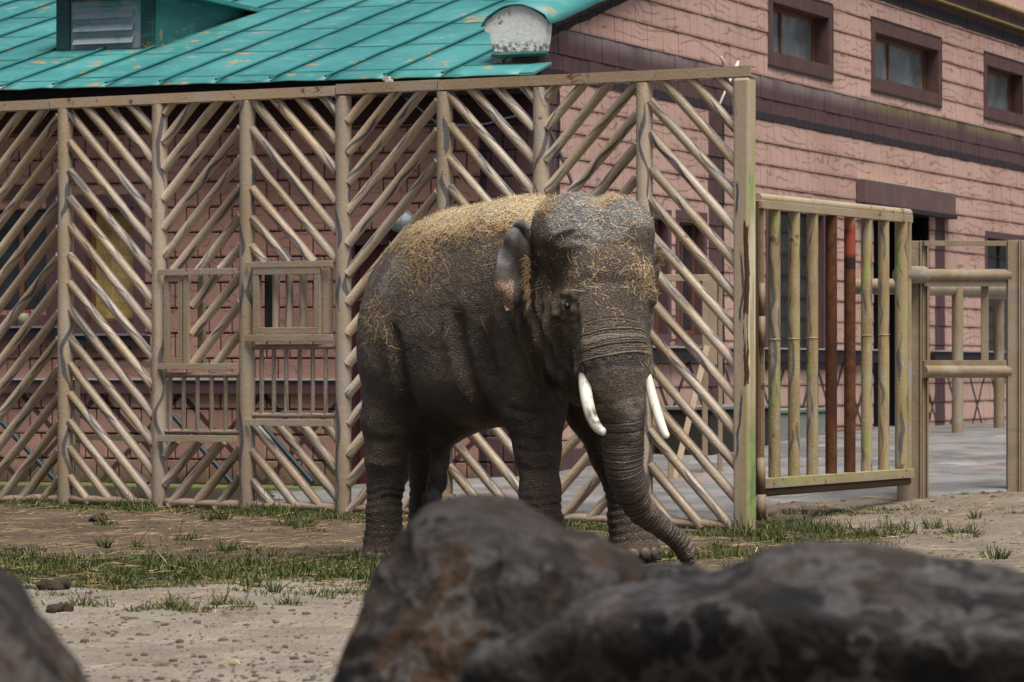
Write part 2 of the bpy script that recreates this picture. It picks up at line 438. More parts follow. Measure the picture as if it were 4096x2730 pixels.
for h in (wA, wB):           # dark sill shelf
    m = MB(); boxF(m, h[0] - .2, h[1] + .2, h[2] - .26, h[2] - .145, .0, .11); m.build('window_sill', M_DARK, fw)
    m = MB(); boxF(m, h[0] - .16, h[1] + .16, h[2] - .143, h[2] - .12, .0, .13); m.build('sill_flashing', plain('sill_metal', (.20, .20, .22), .35, .5), fw)
# maroon door
do = empty('door', Fp((dC[0] + dC[1]) / 2, dC[2]) - wloc(bld), bld)
m = MB(); boxF(m, dC[0] + .05, dC[1] - .05, dC[2], dC[3] - .05, -.16, -.1); m.build('door_leaf', M_DOOR, do)
m = MB(); boxF(m, dC[0] + .15, dC[1] - .15, dC[2] + .9, dC[3] - .2, -.1, -.085); m.build('door_panel', M_DOOR, do, bevel=.01)
m = MB(); boxF(m, dC[0] + .15, dC[1] - .15, dC[2] + .12, dC[2] + .8, -.1, -.085); m.build('door_panel', M_DOOR, do, bevel=.01)
m = MB(); frame_boxes(m, (dC[0] + .04, dC[1] - .04, dC[2], dC[3] - .04), .045, -.16, .02, Fp, False); m.build('door_frame', plain('maroon_frame', (.045, .016, .018), .6, .3), do)
m = MB(); m.tube([Fp(dC[1] - .16, dC[2] + 1.05, -.09), Fp(dC[1] - .16, dC[2] + 1.05, -.03), Fp(dC[1] - .3, dC[2] + 1.05, -.03)], .013, 8); m.build('door_handle', plain('steel', (.5, .5, .5), .35, .5, metal=.8), do, True)
# inside of the house so that no opening looks through
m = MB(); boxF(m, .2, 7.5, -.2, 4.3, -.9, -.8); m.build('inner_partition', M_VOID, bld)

# ---- gable wall
W1 = (8.03, 10.44, 5.27, 5.88); W2 = (12.62, 15.88, 5.27, 5.88); W3 = (18.7, 20.9, 5.27, 5.88)
gl = lambda X0, X1, Y0, Y1: (gab(X0, 0)[0], gab(X1, 0)[0], gab((X0 + X1) / 2, Y1)[1], gab((X0 + X1) / 2, Y0)[1])
W4 = gl(3071, 3290, 842, 1440)
D2 = (gab(3493, 0)[0], gab(3718, 0)[0], .45, 3.50)
W7 = gl(3945, 4130, 962, 1435)
W5 = gl(2612, 2668, 872, 1335); W6 = gl(2712, 2812, 880, 1340)
gh = [W1, W2, W3, W4, D2, W7, W5, W6]
GS1 = 25.0
ztop = lambda s: 4.93 + .247 * s
gw = MB()
for r_ in wall_rects(0, GS1, -.3, 8.3, gh):
    x0, x1, z0, z1 = r_
    n_ = max(1, int((x1 - x0) / .25)) if z1 > 4.9 else 1
    for i in range(n_):
        a, b = x0 + (x1 - x0) * i / n_, x0 + (x1 - x0) * (i + 1) / n_
        za, zb = min(z1, ztop(a)), min(z1, ztop(b))
        if zb <= z0 + .01: continue
        za = max(za, z0 + .005)
        gw.hexa([Gp(a, z0, -.3), Gp(b, z0, -.3), Gp(b, z0, -.012), Gp(a, z0, -.012), Gp(a, za, -.3), Gp(b, zb, -.3), Gp(b, zb, -.012), Gp(a, za, -.012)])
gwo = gw.build('gable_wall', M_MORTAR, bld)
z = 4.40 - BH * 17; row = 0
while z < 8.2:
    rm = MB(); zc = z + BH / 2; k = 0
    while True:
        a = -(row % 2) * BH / 2 + k * BH; b = a + BH; k += 1
        if a > GS1: break
        a = max(a, 0.0)
        segs = [(a, b)]
        for h in gh:
            if h[2] - .06 < zc < h[3] + .06:
                ns = []
                for c, d in segs:
                    if d <= h[0] or c >= h[1]: ns.append((c, d)); continue
                    if c < h[0] - .02: ns.append((c, h[0]))
                    if d > h[1] + .02: ns.append((h[1], d))
                segs = ns
        for c, d in segs:
            c2, d2, z0, z1, o1 = c + .006, d - .006, z + .003, z + BH - .005, .006 + random.uniform(-.003, .003)
            if d2 - c2 < .02: continue
            za, zb = min(z1, ztop(c2) - .01), min(z1, ztop(d2) - .01)
            if za < z0 + .02: continue
            # courses lean out a little at their foot, like lapped planks
            rm.hexa([Gp(c2, z0, -.015), Gp(d2, z0, -.015), Gp(d2, z0, o1 + .003), Gp(c2, z0, o1 + .003), Gp(c2, za, -.015), Gp(d2, zb, -.015), Gp(d2, zb, o1 - .004), Gp(c2, za, o1 - .004)])
    if rm.v: tag(rm.build('block_course', M_GAB, gwo), kind='stuff')
    z += BH; row += 1
def slat_purple():
    n = NT('purple_slats'); p = n.pos(); s = n.sub(n.dot(p, tuple(GD)), GD.x * CX + GD.y * CY); x, y, z = n.sep(p)
    f = n.noise(p, 4, 4, .6); c = n.scale(n.mix(n.ss(f, .4, .65), PURP, (.13, .068, .052)), n.add(.75, n.mul(n.noise(p, 18, 3), .4)))
    ln = n.ss(n.ab(n.sub(n.fr(n.mul(s, 1 / .1353)), .5)), .08, .04)
    c = n.mix(n.mul(ln, .75), c, (.02, .015, .016))
    return n.done(c, .75, n.bump(n.sub(f, ln), .3, .02), .25)
M_SLAT = slat_purple()
for h, mu in ((W1, [.40]), (W2, [.42]), (W3, [.36])):
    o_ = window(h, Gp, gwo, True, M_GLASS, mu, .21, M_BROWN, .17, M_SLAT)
    m = MB(); boxF(m, h[0] - .19, h[1] + .19, h[2] - .20, h[2] - .172, -.01, .026, Gp); boxF(m, h[1] + .172, h[1] + .195, h[2] - .17, h[3] + .17, -.01, .024, Gp); boxF(m, h[0] - .19, h[1] + .17, h[3] + .172, h[3] + .20, -.01, .025, Gp); m.build('black_line', M_DARK, o_)  # thin black painted strips edging the surround
window(W4, Gp, gwo, True, M_GLASSD, [.33, .66], .12, M_DARK, .12)
window(W7, Gp, gwo, True, M_GLASSD, [.4, .8], .12, M_DARK, .10)
window(W5, Gp, gwo, True, M_GLASSD, [], .14, M_BROWN, .10); window(W6, Gp, gwo, True, M_GLASSD, [.5], .14, M_BROWN, .10)
m = MB()
for h in (W4, W7):          # glazing bars
    for i in range(1, 7):
        zz = h[2] + (h[3] - h[2]) * i / 7; boxF(m, h[0] + .05, h[1] - .05, zz - .012, zz + .012, -.115, -.09, Gp)
m.build('glazing_bar', M_DARK, gwo)
# doorway with a hood
hd = [gab(3422, 0)[0], gab(3788, 0)[0]]
m = MB(); boxF(m, hd[0], hd[1], 3.56, 3.86, .02, .13, Gp); m.build('door_hood', plain('weathered_purple', (.12, .075, .07), .8, .2, .6, 3), gwo)
m = MB(); boxF(m, hd[0] - .02, hd[1] + .02, 3.50, 3.558, .02, .15, Gp); m.build('hood_moulding', M_DARK, gwo)
m = MB(); boxF(m, hd[0] + .02, hd[1] - .02, 3.862, 3.875, .02, .12, Gp); m.build('hood_flashing', plain('mossy_white', (.45, .44, .33), .9, .1, .5, 8), gwo)
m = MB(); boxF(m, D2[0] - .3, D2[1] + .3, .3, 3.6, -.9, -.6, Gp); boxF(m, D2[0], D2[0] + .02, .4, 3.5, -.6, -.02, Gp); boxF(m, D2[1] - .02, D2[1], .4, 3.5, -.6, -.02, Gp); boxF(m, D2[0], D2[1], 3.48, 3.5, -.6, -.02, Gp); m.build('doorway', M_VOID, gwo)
m = MB()
hl = [(D2[0], D2[1], 0, 3.5), (W4[0] - .2, W4[1] + .2, 0, 3.4)]
for r_ in wall_rects(6.2, GS1, 1.45, 1.60, [(h[0], h[1], 0, 4) for h in (D2,)]): boxF(m, *r_, .02, .09, Gp)
for r_ in wall_rects(.62, 5.5, 1.45, 1.60, []): boxF(m, *r_, .02, .09, Gp)
m.build('ledge', M_DARK, gwo)
m = MB()
for r_ in wall_rects(.62, GS1, 1.602, 1.62, [(D2[0], D2[1], 0, 4), (5.5, 6.2, 0, 4)]): boxF(m, *r_, .02, .11, Gp)
m.build('ledge_flashing', plain('ledge_metal', (.36, .35, .34), .5, .4), gwo)
m = MB(); boxF(m, .02, 5.4, -.2, .52, .02, .05, Gp); boxF(m, 6.2, D2[0], -.2, .56, .02, .04, Gp); m.build('plinth', plain('purple_plinth', (.10, .06, .06), .9, .1, .4, 4), gwo)
# upper cornice ledges
m = MB(); boxF(m, 8.6, GS1, 6.56, 6.585, .02, .11, Gp); m.build('cornice', plain('mossy_cornice', (.21, .19, .08), .95, .1, .8, 9), gwo)
m = MB(); boxF(m, 8.6, GS1, 6.82, 6.85, .02, .10, Gp); m.build('cornice', plain('ochre_cornice', (.30, .23, .10), .9, .1, .5, 7), gwo)
# ---- roof
EAVE, SL, OV = 4.41, .247, .5
def Rp(t, d, h=0.0):
    v = CORN + FD * t + GD * (d - OV); return Vector((v.x, v.y, EAVE + SL * d + h))
roof = empty('roof', (0, 0, EAVE), bld)
mm = MB(); mm.hexa([Rp(-.14, -.03, -.035), Rp(.02, -.03, -.035), Rp(.02, .50, -.02), Rp(-.14, .50, -.02), Rp(-.14, -.03, -.005), Rp(.02, -.03, -.005), Rp(.02, .50, .004), Rp(-.14, .50, .004)]); mm.build('eave_return', M_TEAL, roof)
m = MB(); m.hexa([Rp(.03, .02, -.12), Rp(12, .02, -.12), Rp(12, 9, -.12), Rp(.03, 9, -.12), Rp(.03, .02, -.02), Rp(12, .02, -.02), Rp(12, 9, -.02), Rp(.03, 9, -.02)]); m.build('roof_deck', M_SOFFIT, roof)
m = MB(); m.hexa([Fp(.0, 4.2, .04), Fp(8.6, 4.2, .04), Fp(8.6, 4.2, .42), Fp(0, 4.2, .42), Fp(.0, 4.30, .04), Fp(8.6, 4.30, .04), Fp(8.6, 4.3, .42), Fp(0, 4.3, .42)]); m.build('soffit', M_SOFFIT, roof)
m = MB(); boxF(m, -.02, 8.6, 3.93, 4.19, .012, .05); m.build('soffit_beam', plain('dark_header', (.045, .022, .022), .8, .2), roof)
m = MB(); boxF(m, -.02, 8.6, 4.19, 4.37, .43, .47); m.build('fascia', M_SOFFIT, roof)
T_SE = [.022] + [fac(X, 300)[0] - .04 for X in (1830, 1600, 1370, 1150, 935, 715, 500, 292, 86, -130, -340, -560, -780, -1000, -1220, -1440, -1660)]
T_SE = sorted(T_SE)
for i in range(len(T_SE) - 1):
    a, b = T_SE[i], T_SE[i + 1]; n1, n2 = 5, 36
    V = []; Fq = []
    for j in range(n2 + 1):
        for k in range(n1 + 1):
            t = a + (b - a) * k / n1; d = 9.0 * j / n2
            wv = .010 * mnoise.noise(Vector((t * 2.1, d * 1.3, 1))) + (.012 * mnoise.noise(Vector((t * 3.7, 0, 5))) if j == 0 else 0)
            V.append(Rp(t, d - .03 * (j == 0), wv - (.02 if j == 0 else 0)))
    for j in range(n2):
        for k in range(n1):
            q = j * (n1 + 1) + k; Fq.append((q, q + n1 + 1, q + n1 + 2, q + 1))
    mm = MB(); mm.add(V, Fq); o = mm.build('roof_panel', M_TEAL, roof, True)
    sol = o.modifiers.new('thick', 'SOLIDIFY'); sol.thickness = .012; sol.offset = -1
    if i:
        pts = [Rp(a + .022 * mnoise.noise(Vector((i * 7.3, d * 1.1, 2))), d, .018) for d in np.linspace(-.03, 9, 26)]
        mm = MB(); mm.tube(pts, .014, 6); mm.build('roof_seam', M_SEAM, roof)
    for r_ in range(5):
        dd = .35 + r_ * 1.55 + random.uniform(-.12, .12)
        mm = MB(); mm.bar(Rp(a + .03, dd, .004), Rp(b - .03, dd + .02, .004), .010, .006); mm.build('lap_joint', M_TEALM, roof)
# parapet at the gable with white plastered end and arched sheet cap
par = empty('parapet', (0, 0, 4.6), bld)
T0, T1 = -.10, .60
def arch(f): return .17 * (1 - (2 * f - 1) ** 2)
def capz(s): return 4.98 + .247 * s
V, Fq = [], []; na = 12
for j, s in enumerate((-.02, .12)):
    for k in range(na + 1):
        f = k / na; t = T0 + (T1 - T0) * f
        V.append(Fp(t, capz(0) + arch(f) - .015, -s))
for j, s in enumerate((-.02, .12)):
    V.append(Fp(T0 + .03, 4.66, -s)); V.append(Fp(T0 + (T1 - T0) * .45, 4.64, -s)); V.append(Fp(T1 - .09, 4.67, -s)); V.append(Fp(T1 - .06, 4.86, -s)); V.append(Fp(T1 - .0, 4.88, -s))
q = 2 * (na + 1)
Fq = [tuple(list(range(na + 1)) + [q + 4, q + 3, q + 2, q + 1, q])[::-1], tuple(list(range(na + 1, 2 * na + 2)) + [q + 9, q + 8, q + 7, q + 6, q + 5])]
ra = list(range(na + 1)) + [q + 4, q + 3, q + 2, q + 1, q]; rb = list(range(na + 1, 2 * na + 2)) + [q + 9, q + 8, q + 7, q + 6, q + 5]
for i in range(len(ra)): Fq.append((ra[i], ra[(i + 1) % len(ra)], rb[(i + 1) % len(ra)], rb[i]))
mm = MB(); mm.add(V, Fq); mm.build('plaster_end', M_PLASTER, par)
mm = MB(); mm.hexa([Fp(.03, 4.5, -.10), Fp(T1 - .05, 4.5, -.10), Fp(T1 - .05, 4.5 + 2.4, -9.6), Fp(.03, 4.5 + 2.4, -9.6), Fp(.03, 4.90, -.10), Fp(T1 - .05, 4.90, -.10), Fp(T1 - .05, 7.24, -9.6), Fp(.03, 7.24, -9.6)]); mm.build('parapet_core', M_PLASTER, par)
V, Fq = [], []; nd = 26
for j in range(nd + 1):
    s = -.06 + 9.4 * j / nd
    for k in range(na + 1):
        f = k / na; t = (T0 - .05) + (T1 - T0 + .08) * f
        ed = .02 * mnoise.noise(Vector((s * 3, f * 5, 4)))
        V.append(Fp(t, capz(max(s, 0)) + arch(f) + ed - (.05 if k in (0, na) else 0), -s))
for j in range(nd):
    for k in range(na): q = j * (na + 1) + k; Fq.append((q, q + na + 1, q + na + 2, q + 1))
mm = MB(); mm.add(V, Fq); o = mm.build('cap_sheet', M_TEAL, par, True); sol = o.modifiers.new('t', 'SOLIDIFY'); sol.thickness = .014
# small roof flashing under the plaster end
mm = MB(); mm.tube([Fp(T0, 4.63, .02), Fp(T1 - .08, 4.63, .02)], .03, 6); mm.build('flashing', M_TEALD, par)
# ---- dormer with louvres
dor = empty('dormer', (0, 0, 5.0), bld)
def dpt(X, Y, d0=2.4):           # picture point -> on the vertical plane of the dormer front
    k = (X / 4 - 512) / FPX; base = CORN + GD * (d0 - OV)
    t = (base.x - k * base.y) / (.9319 + k * .3626); y = base.y + .3626 * t
    return t, HC + (HOR - Y / 4) * y / FPX
tl, zb = dpt(232, 220); tr, _ = dpt(618, 205); tm0, _ = dpt(285, 0); tm1, _ = dpt(570, 0)
zt = zb + .70; d0 = 2.4
def Dp(t, z, d): v = CORN + FD * t + GD * (d - OV); return Vector((v.x, v.y, z))
mm = MB()
for (a, b, z0, z1) in ((tl, tm0, zb - .02, zt), (tm1, tr, zb - .02, zt), (tm0, tm1, zb - .02, zb + .05), (tm0, tm1, zt - .1, zt)):
    mm.hexa([Dp(b, z0, d0 + .06), Dp(a, z0, d0 + .06), Dp(a, z0, d0 - .05), Dp(b, z0, d0 - .05), Dp(b, z1, d0 + .06), Dp(a, z1, d0 + .06), Dp(a, z1, d0 - .05), Dp(b, z1, d0 - .05)])
mm.build('dormer_frame', teal('dark_green_frame', .30), dor, bevel=.008)
n_ = NT('louvre_grey'); p_ = n_.pos(); f_ = n_.noise(p_, 5, 5, .65)
M_LOUV = n_.done(n_.mix(n_.ss(f_, .45, .72), (.36, .38, .44), (.08, .30, .28)), .45, n_.bump(f_, .2, .02), .4)
mm = MB(); mm.hexa([Dp(tm1, zb, d0 + .03), Dp(tm0, zb, d0 + .03), Dp(tm0, zb, d0), Dp(tm1, zb, d0), Dp(tm1, zt, d0 + .03), Dp(tm0, zt, d0 + .03), Dp(tm0, zt, d0), Dp(tm1, zt, d0)]); mm.build('louvre_panel', M_LOUV, dor)
for i in range(4):
    zc = zb + .155 + i * .145; a, b = tm0 - .05, tm1 + .1
    mm = MB(); mm.hexa([Dp(b, zc - .045, d0 - .075), Dp(a, zc - .05, d0 - .075), Dp(a, zc - .05, d0 - .06), Dp(b, zc - .045, d0 - .06),
                        Dp(b, zc + .04, d0 - .012), Dp(a, zc + .035, d0 - .012), Dp(a, zc + .03, d0 + .005), Dp(b, zc + .035, d0 + .005)]); mm.build('louvre', M_LOUV, dor)
mm = MB()
dl = (zt - zb) / SL
for t_, th in ((tl, .02), (tr, .02)):
    mm.add([Dp(t_, zb - .03, d0), Dp(t_, zt, d0), Dp(t_, zt + .01, d0 + dl), Dp(t_ - th, zb - .03, d0), Dp(t_ - th, zt, d0), Dp(t_ - th, zt + .01, d0 + dl)], [(0, 1, 2), (5, 4, 3), (0, 2, 5, 3), (1, 4, 5, 2), (0, 3, 4, 1)])
mm.build('dormer_cheek', teal('dormer_cheek_sheet', .55), dor)
mm = MB(); zt2 = zt
mm.hexa([Dp(tl + .1, zt2, d0 - .25), Dp(tr - .16, zt2 - .02, d0 - .25), Dp(tr - .16, zt2 - .05, d0 + dl + .3), Dp(tl + .1, zt2 - .05, d0 + dl + .3), Dp(tl + .1, zt2 + .05, d0 - .25), Dp(tr - .16, zt2 + .03, d0 - .25), Dp(tr - .16, zt2 + .0, d0 + dl + .3), Dp(tl + .1, zt2 + .0, d0 + dl + .3)]); mm.build('dormer_roof', M_TEAL, dor)

cs = tag(empty('crossed_stakes', Gp(*gab(2868, 445), .2)), 'two thin white stakes crossed like an X above the end of the fence', 'stakes')
for (a, b) in (((2834, 228), (2906, 448)), ((2902, 246), (2836, 442))):
    (s0, z0), (s1, z1) = gab(*a), gab(*b); m = MB(); m.tube([Gp(s0, z0, .16), Gp(s0 * .9 + s1 * .1, z0 * .9 + z1 * .1, .16), Gp((s0 + s1) / 2, (z0 + z1) / 2 + .03, .14), Gp(s1, z1, .1)], [.012, .024, .016, .014], 7); m.build('stake', plain('white_stake', (.62, .58, .52), .6, .3), cs, True)
m = MB(); m.tube([P4(2203, 528, 39.2), P4(2248, 630, 39.1), P4(2292, 742, 39.0), P4(2420, 1060, 38.8)], .018, 8); tag(m.build('leaning_pole', plain('maroon_pole', (.05, .03, .03), .6, .3)), 'thin dark pole leaning beside the corner of the building', 'pole')
# ---- wall lamp, cable, things on the sill
tt, zz = fac(1612, 885)
lamp = tag(empty('wall_lamp', Fp(tt, zz - .12, .02)), 'round caged bulkhead lamp on the pink wall above the maroon door', 'lamp')
m = MB(); c0 = Fp(tt, zz, .03)
V, Fq = [], []
for i in range(9):
    for k in range(18):
        ph = math.pi / 2 * i / 8; th = 2 * math.pi * k / 18
        V.append(Fp(tt + .135 * math.cos(ph) * math.cos(th), zz + .105 * math.cos(ph) * math.sin(th), .03 + .12 * math.sin(ph)))
for i in range(8):
    for k in range(18): Fq.append((i * 18 + k, i * 18 + (k + 1) % 18, (i + 1) * 18 + (k + 1) % 18, (i + 1) * 18 + k))
m.add(V, Fq); m.build('glass_bowl', plain('milky_glass', (.36, .43, .42), .6, .2, .1), lamp, True)
cagem = plain('lamp_cage', (.30, .36, .35), .5, .4); m = MB()
m.tube([Fp(tt + .142 * math.cos(a), zz + .112 * math.sin(a), .05) for a in np.linspace(0, 2 * math.pi, 21)], .009, 6)
for dx in (-.05, .05): m.tube([Fp(tt + dx, zz + .112 * math.cos(a) * .93, .05 + .125 * math.sin(a)) for a in np.linspace(0, math.pi, 12)], .006, 6)
m.tube([Fp(tt + .14 * math.cos(a), zz, .05 + .125 * math.sin(a)) for a in np.linspace(0, math.pi, 12)], .006, 6); m.build('cage', cagem, lamp, True)
m = MB(); boxF(m, tt - .05, tt + .05, zz - .18, zz - .1, .01, .05); m.build('bracket', M_DARK, lamp)
pts = []
for X, Y in ((1618, 378), (1650, 402), (1700, 440), (1760, 490), (1830, 503), (1900, 505), (1960, 495), (2040, 475), (2120, 458)):
    t_, z_ = fac(X, Y); pts.append(Fp(t_, z_, .06 + .12 * random.random()))
m = MB(); m.tube(pts, .010, 6); tag(m.build('cable', plain('blue_grey_cable', (.30, .36, .44), .5, .4)), 'pale blue cable drooping across the wall under the eave', 'cable')
t_, z_ = fac(105, 1262)
cup = tag(empty('plastic_tub', Fp(t_, wA[2] - .118, .07)), 'cream tub with a red lid on the left window sill', 'tub')
m = MB(); m.tube([Fp(t_, wA[2] - .118, .07), Fp(t_, wA[2] + .03, .07)], [.055, .065], 12); m.build('tub_body', plain('cream_plastic', (.30, .28, .19), .5, .4), cup, True)
m = MB(); m.tube([Fp(t_, wA[2] + .031, .07), Fp(t_, wA[2] + .052, .07)], .07, 12); m.build('tub_lid', plain('red_plastic', (.55, .03, .02), .4, .4), cup)
# ------------------------------------------------------------------ painted steel pipes
def pipe_mat(name, base, dark=(.075, .078, .095), amount=1.0, rust=0.0, lime=0.0, brown=.3):
    n = NT(name); o = n.obj(); x, y, z = n.sep(o); r = n.rand(); p = n.pos(); wx, wy, wz = n.sep(p)
    th = n.mul(n.math('ARCTAN2', y, x), 1 / (2 * math.pi))
    col = n.mix(n.ss(n.noise(p, 1.6, 4), .35, .7), base, (base[0] * .86, base[1] * .78, base[2] * .62))
    col = n.mix(n.mul(n.ss(n.noise(n.vadd(p, (5, 3, 9)), 3.5, 3), .52, .66), .35), col, (base[0] * .8, base[1] * .82, base[2] * .95))
    col = n.scale(col, n.add(.74, n.add(n.mul(r, .26), n.mul(n.noise(p, 25, 4, .6), .2)))); col = n.mix(n.mul(n.ss(n.noise(n.vadd(p, (4, 4, 1)), 2.3, 4, .65), .5, .66), .4), col, (.36, .33, .29))
    # brushed brown then grey strokes that run along the pipe
    for i, (f, wd, cc, am) in enumerate(((1.5, .115, (base[0] * .52, base[1] * .40, base[2] * .28), brown), (2.3, .058, dark, .9 * amount), (2.0, .048, dark, .85 * amount), (2.8, .042, dark, .8 * amount))):
        zz = n.add(n.mul(z, f), n.mul(r, 57.0 + 31 * i)); nz = n.noise(n.comb(zz, 3.1 * i, 0.0), 1.0, 1.0)
        ln = n.ab(n.sub(n.fr(n.add(n.add(th, n.mul(nz, .75)), n.add(n.mul(r, 7.3), .37 * i))), .5))
        wv = n.mul(n.ss(n.noise(n.comb(n.add(n.mul(z, 2.7), n.mul(r, 91.0 + 13 * i)), 7.7 * i, 2.0), 1.0, 1.0), .40, .60), wd)
        stroke = n.ss(n.sub(wv, ln), -.012, .012)
        col = n.mix(n.mul(n.mul(stroke, n.gt(wv, .005)), am), col, cc)
    if lime: 
        g = n.mul(n.ss(n.noise(n.comb(n.mul(th, 3.0), n.mul(z, 1.2), n.mul(r, 40.0)), 1.6, 3), .60, .66), lime)
        col = n.mix(g, col, (.30, .45, .08))
        g = n.mul(n.ss(n.noise(n.comb(n.mul(th, 4.0), n.mul(z, 1.7), n.mul(r, 80.0)), 1.9, 4), .62, .65), lime)
        col = n.mix(g, col, (.34, .42, .46))
    rs = n.ss(n.noise(n.vadd(p, (1, 7, 2)), 5.5, 6, .72), .70 - .13 * rust, .73 - .10 * rust)
    col = n.mix(n.mul(rs, .85), col, (.13, .045, .015))
    # mud splashed on near the ground
    mud = n.mul(n.ss(n.add(wz, n.mul(n.noise(p, 6, 4), .8)), 1.15, .35), .55)
    col = n.mix(mud, col, (.24, .175, .12))
    h = n.add(n.noise(p, 45, 3), n.add(n.mul(rs, -.6), n.mul(n.noise(p, 7, 2), .7)))
    return n.done(col, .42, n.bump(h, .35, .012), .5)
TAN = (.375, .285, .195)
M_POST = pipe_mat('tan_post_paint', (.45, .365, .27), rust=.3)
M_BAR = pipe_mat('tan_bar_paint', (.45, .36, .26), rust=.15)
M_RAIL = pipe_mat('tan_rail_paint', (.45, .345, .235), amount=0.0, rust=.75, brown=.15)
M_FRAME = pipe_mat('tan_frame_paint', (.37, .295, .21), amount=0.0, rust=.5, brown=.1)
M_GRILLE = pipe_mat('tan_grille_paint', (.30, .24, .175), amount=.8, rust=.35)
M_GATE = pipe_mat('gate_bar_paint', (.36, .285, .155), amount=.9, rust=.45, lime=.4)
M_GATEF = pipe_mat('gate_frame_paint', (.38, .30, .19), amount=0.0, rust=.9, lime=.6)
M_BARRIER = pipe_mat('barrier_paint', (.30, .235, .155), amount=.25, rust=.35, brown=.1)
def endpost_mat():
    n = NT('end_post_paint'); p = n.pos(); x, y, z = n.sep(p)
    base = n.mix(n.ss(n.noise(n.vmul(p, (6, 6, .8)), 1.0, 4), .4, .65), (.43, .34, .24), (.40, .33, .17))
    s = n.add(n.sub(x, 1.957), n.mul(n.sub(n.noise(n.vmul(p, (3, 3, 4)), 1.0, 4, .6), .5), .06))
    ln = n.ab(n.sub(n.fr(n.add(n.mul(s, 9.0), n.mul(n.noise(n.comb(z, 0.0, 1.0), 1.3, 2), 2.0))), .5))
    base = n.mix(n.mul(n.mul(n.ss(ln, .10, .07), n.ss(n.noise(n.comb(n.mul(z, 1.7), 4.0, 0.0), 1.0, 1), .48, .54)), n.lt(s, .005)), base, (.08, .085, .10))
    st = n.noise(n.vmul(p, (22, 22, 1.1)), 1.0, 4, .6)
    right = n.ss(s, .0, .03)
    wh = n.mul(n.mul(n.ss(st, .48, .56), right), n.mul(n.ss(z, .9, 1.5), n.ss(z, 3.2, 2.5)))
    base = n.mix(n.mul(wh, .85), base, (.60, .58, .42))
    gz = n.mx(n.mul(n.gt(z, .1), n.ss(z, 1.15, .6)), n.mul(n.ss(z, 2.5, 2.9), n.ss(z, 3.4, 3.1)))
    gr = n.mul(n.ss(n.noise(n.vmul(p, (14, 14, 1.3)), 1.0, 3), .40, .52), n.mul(n.ss(s, .012, .05), gz))
    base = n.mix(n.mul(gr, .9), base, n.mix(n.ss(n.noise(p, 4, 2), .45, .55), (.22, .34, .09), (.13, .25, .08)))
    rz = n.add(z, n.mul(n.noise(n.vmul(p, (30, 30, 3)), 1.0, 3), .25))
    rs = n.mul(n.mul(n.gt(rz, 1.95), n.lt(rz, 2.72)), n.mul(n.gt(s, -.012), n.lt(s, .030)))
    rs = n.mx(rs, n.mul(n.mul(n.gt(rz, 1.35), n.lt(rz, 1.95)), n.mul(n.ss(st, .5, .55), n.mul(n.gt(s, -.015), n.lt(s, .028)))))
    base = n.mix(rs, base, (.085, .034, .014))
    mud = n.mul(n.ss(n.add(z, n.mul(n.noise(p, 6, 4), .5)), .55, .2), .5)
    base = n.mix(mud, base, (.20, .19, .08))
    return n.done(n.scale(base, n.add(.85, n.mul(n.noise(p, 20, 4), .3))), .5, n.bump(n.add(st, n.mul(rs, -1.0)), .3, .01), .4)

# ------------------------------------------------------------------ the long fence
FX0, FY0, FX1, FY1 = -4.2, 36.1, 1.957, 32.3
FDX, FDY = FX1 - FX0, FY1 - FY0; FLEN = math.hypot(FDX, FDY)
FDIR = Vector((FDX / FLEN, FDY / FLEN, 0)); FNOR = Vector((FDIR.y, -FDIR.x, 0))     # towards the camera
if FNOR.y > 0: FNOR = -FNOR
def fq(X):     # photograph column -> metres along the fence
    k = (X / 4 - 512) / FPX; return (k * FY0 - FX0) / (FDIR.x - k * FDIR.y)
def fp(q, z, off=0.0): v = Vector((FX0, FY0, 0)) + FDIR * q + FNOR * off; return Vector((v.x, v.y, z))
def fz(q, Y): return HC + (HOR - Y / 4) * fp(q, 0).y / FPX
fence = tag(empty('steel_fence', (FX0, FY0, 0)), 'tall tan steel pipe fence with chevron bars and painted bark strokes behind the elephant', 'fence')
POSTD = [-62, 150, 367, 568, 789, 1022, 1244, 1481, 1711]
PQ = [fq(d * DK) for d in POSTD]
ZT = 3.815
for i, q in enumerate(PQ):
    g = float(zg(fp(q, 0).x, fp(q, 0).y))
    if i < 8: pipe('post', fp(q, g - .1), fp(q, ZT - .002), .073, M_POST, fence, 18)
    else:
        m = MB(); c = fp(q, 0); a = FDIR * .076; b = FNOR * .072
        m.obox(c + Vector((0, 0, (ZT + g - .1) / 2)), a, b, Vector((0, 0, (ZT - g + .1) / 2))); m.build('end_post', endpost_mat(), fence, False, .022)
# top rail in sections
rs = [PQ[0] - .1, fq(122 * DK), fq(778 * DK), fq(1012 * DK), PQ[-1] + .09]
for i in range(4):
    dz = (.0, .004, .016, .012)[i]; m = MB(); a, b = rs[i] + .006, rs[i + 1] - .006
    m.bar(fp(a, ZT + .044 + dz, .05), fp(b, ZT + .044 + dz, .05), .012, .088); m.bar(fp(a, ZT + .086 + dz, -.02), fp(b, ZT + .086 + dz, -.02), .13, .008)
    m.bar(fp(a, ZT + .002 + dz, -.02), fp(b, ZT + .002 + dz, -.02), .128, .008)
    m.build('top_rail', M_RAIL, fence)
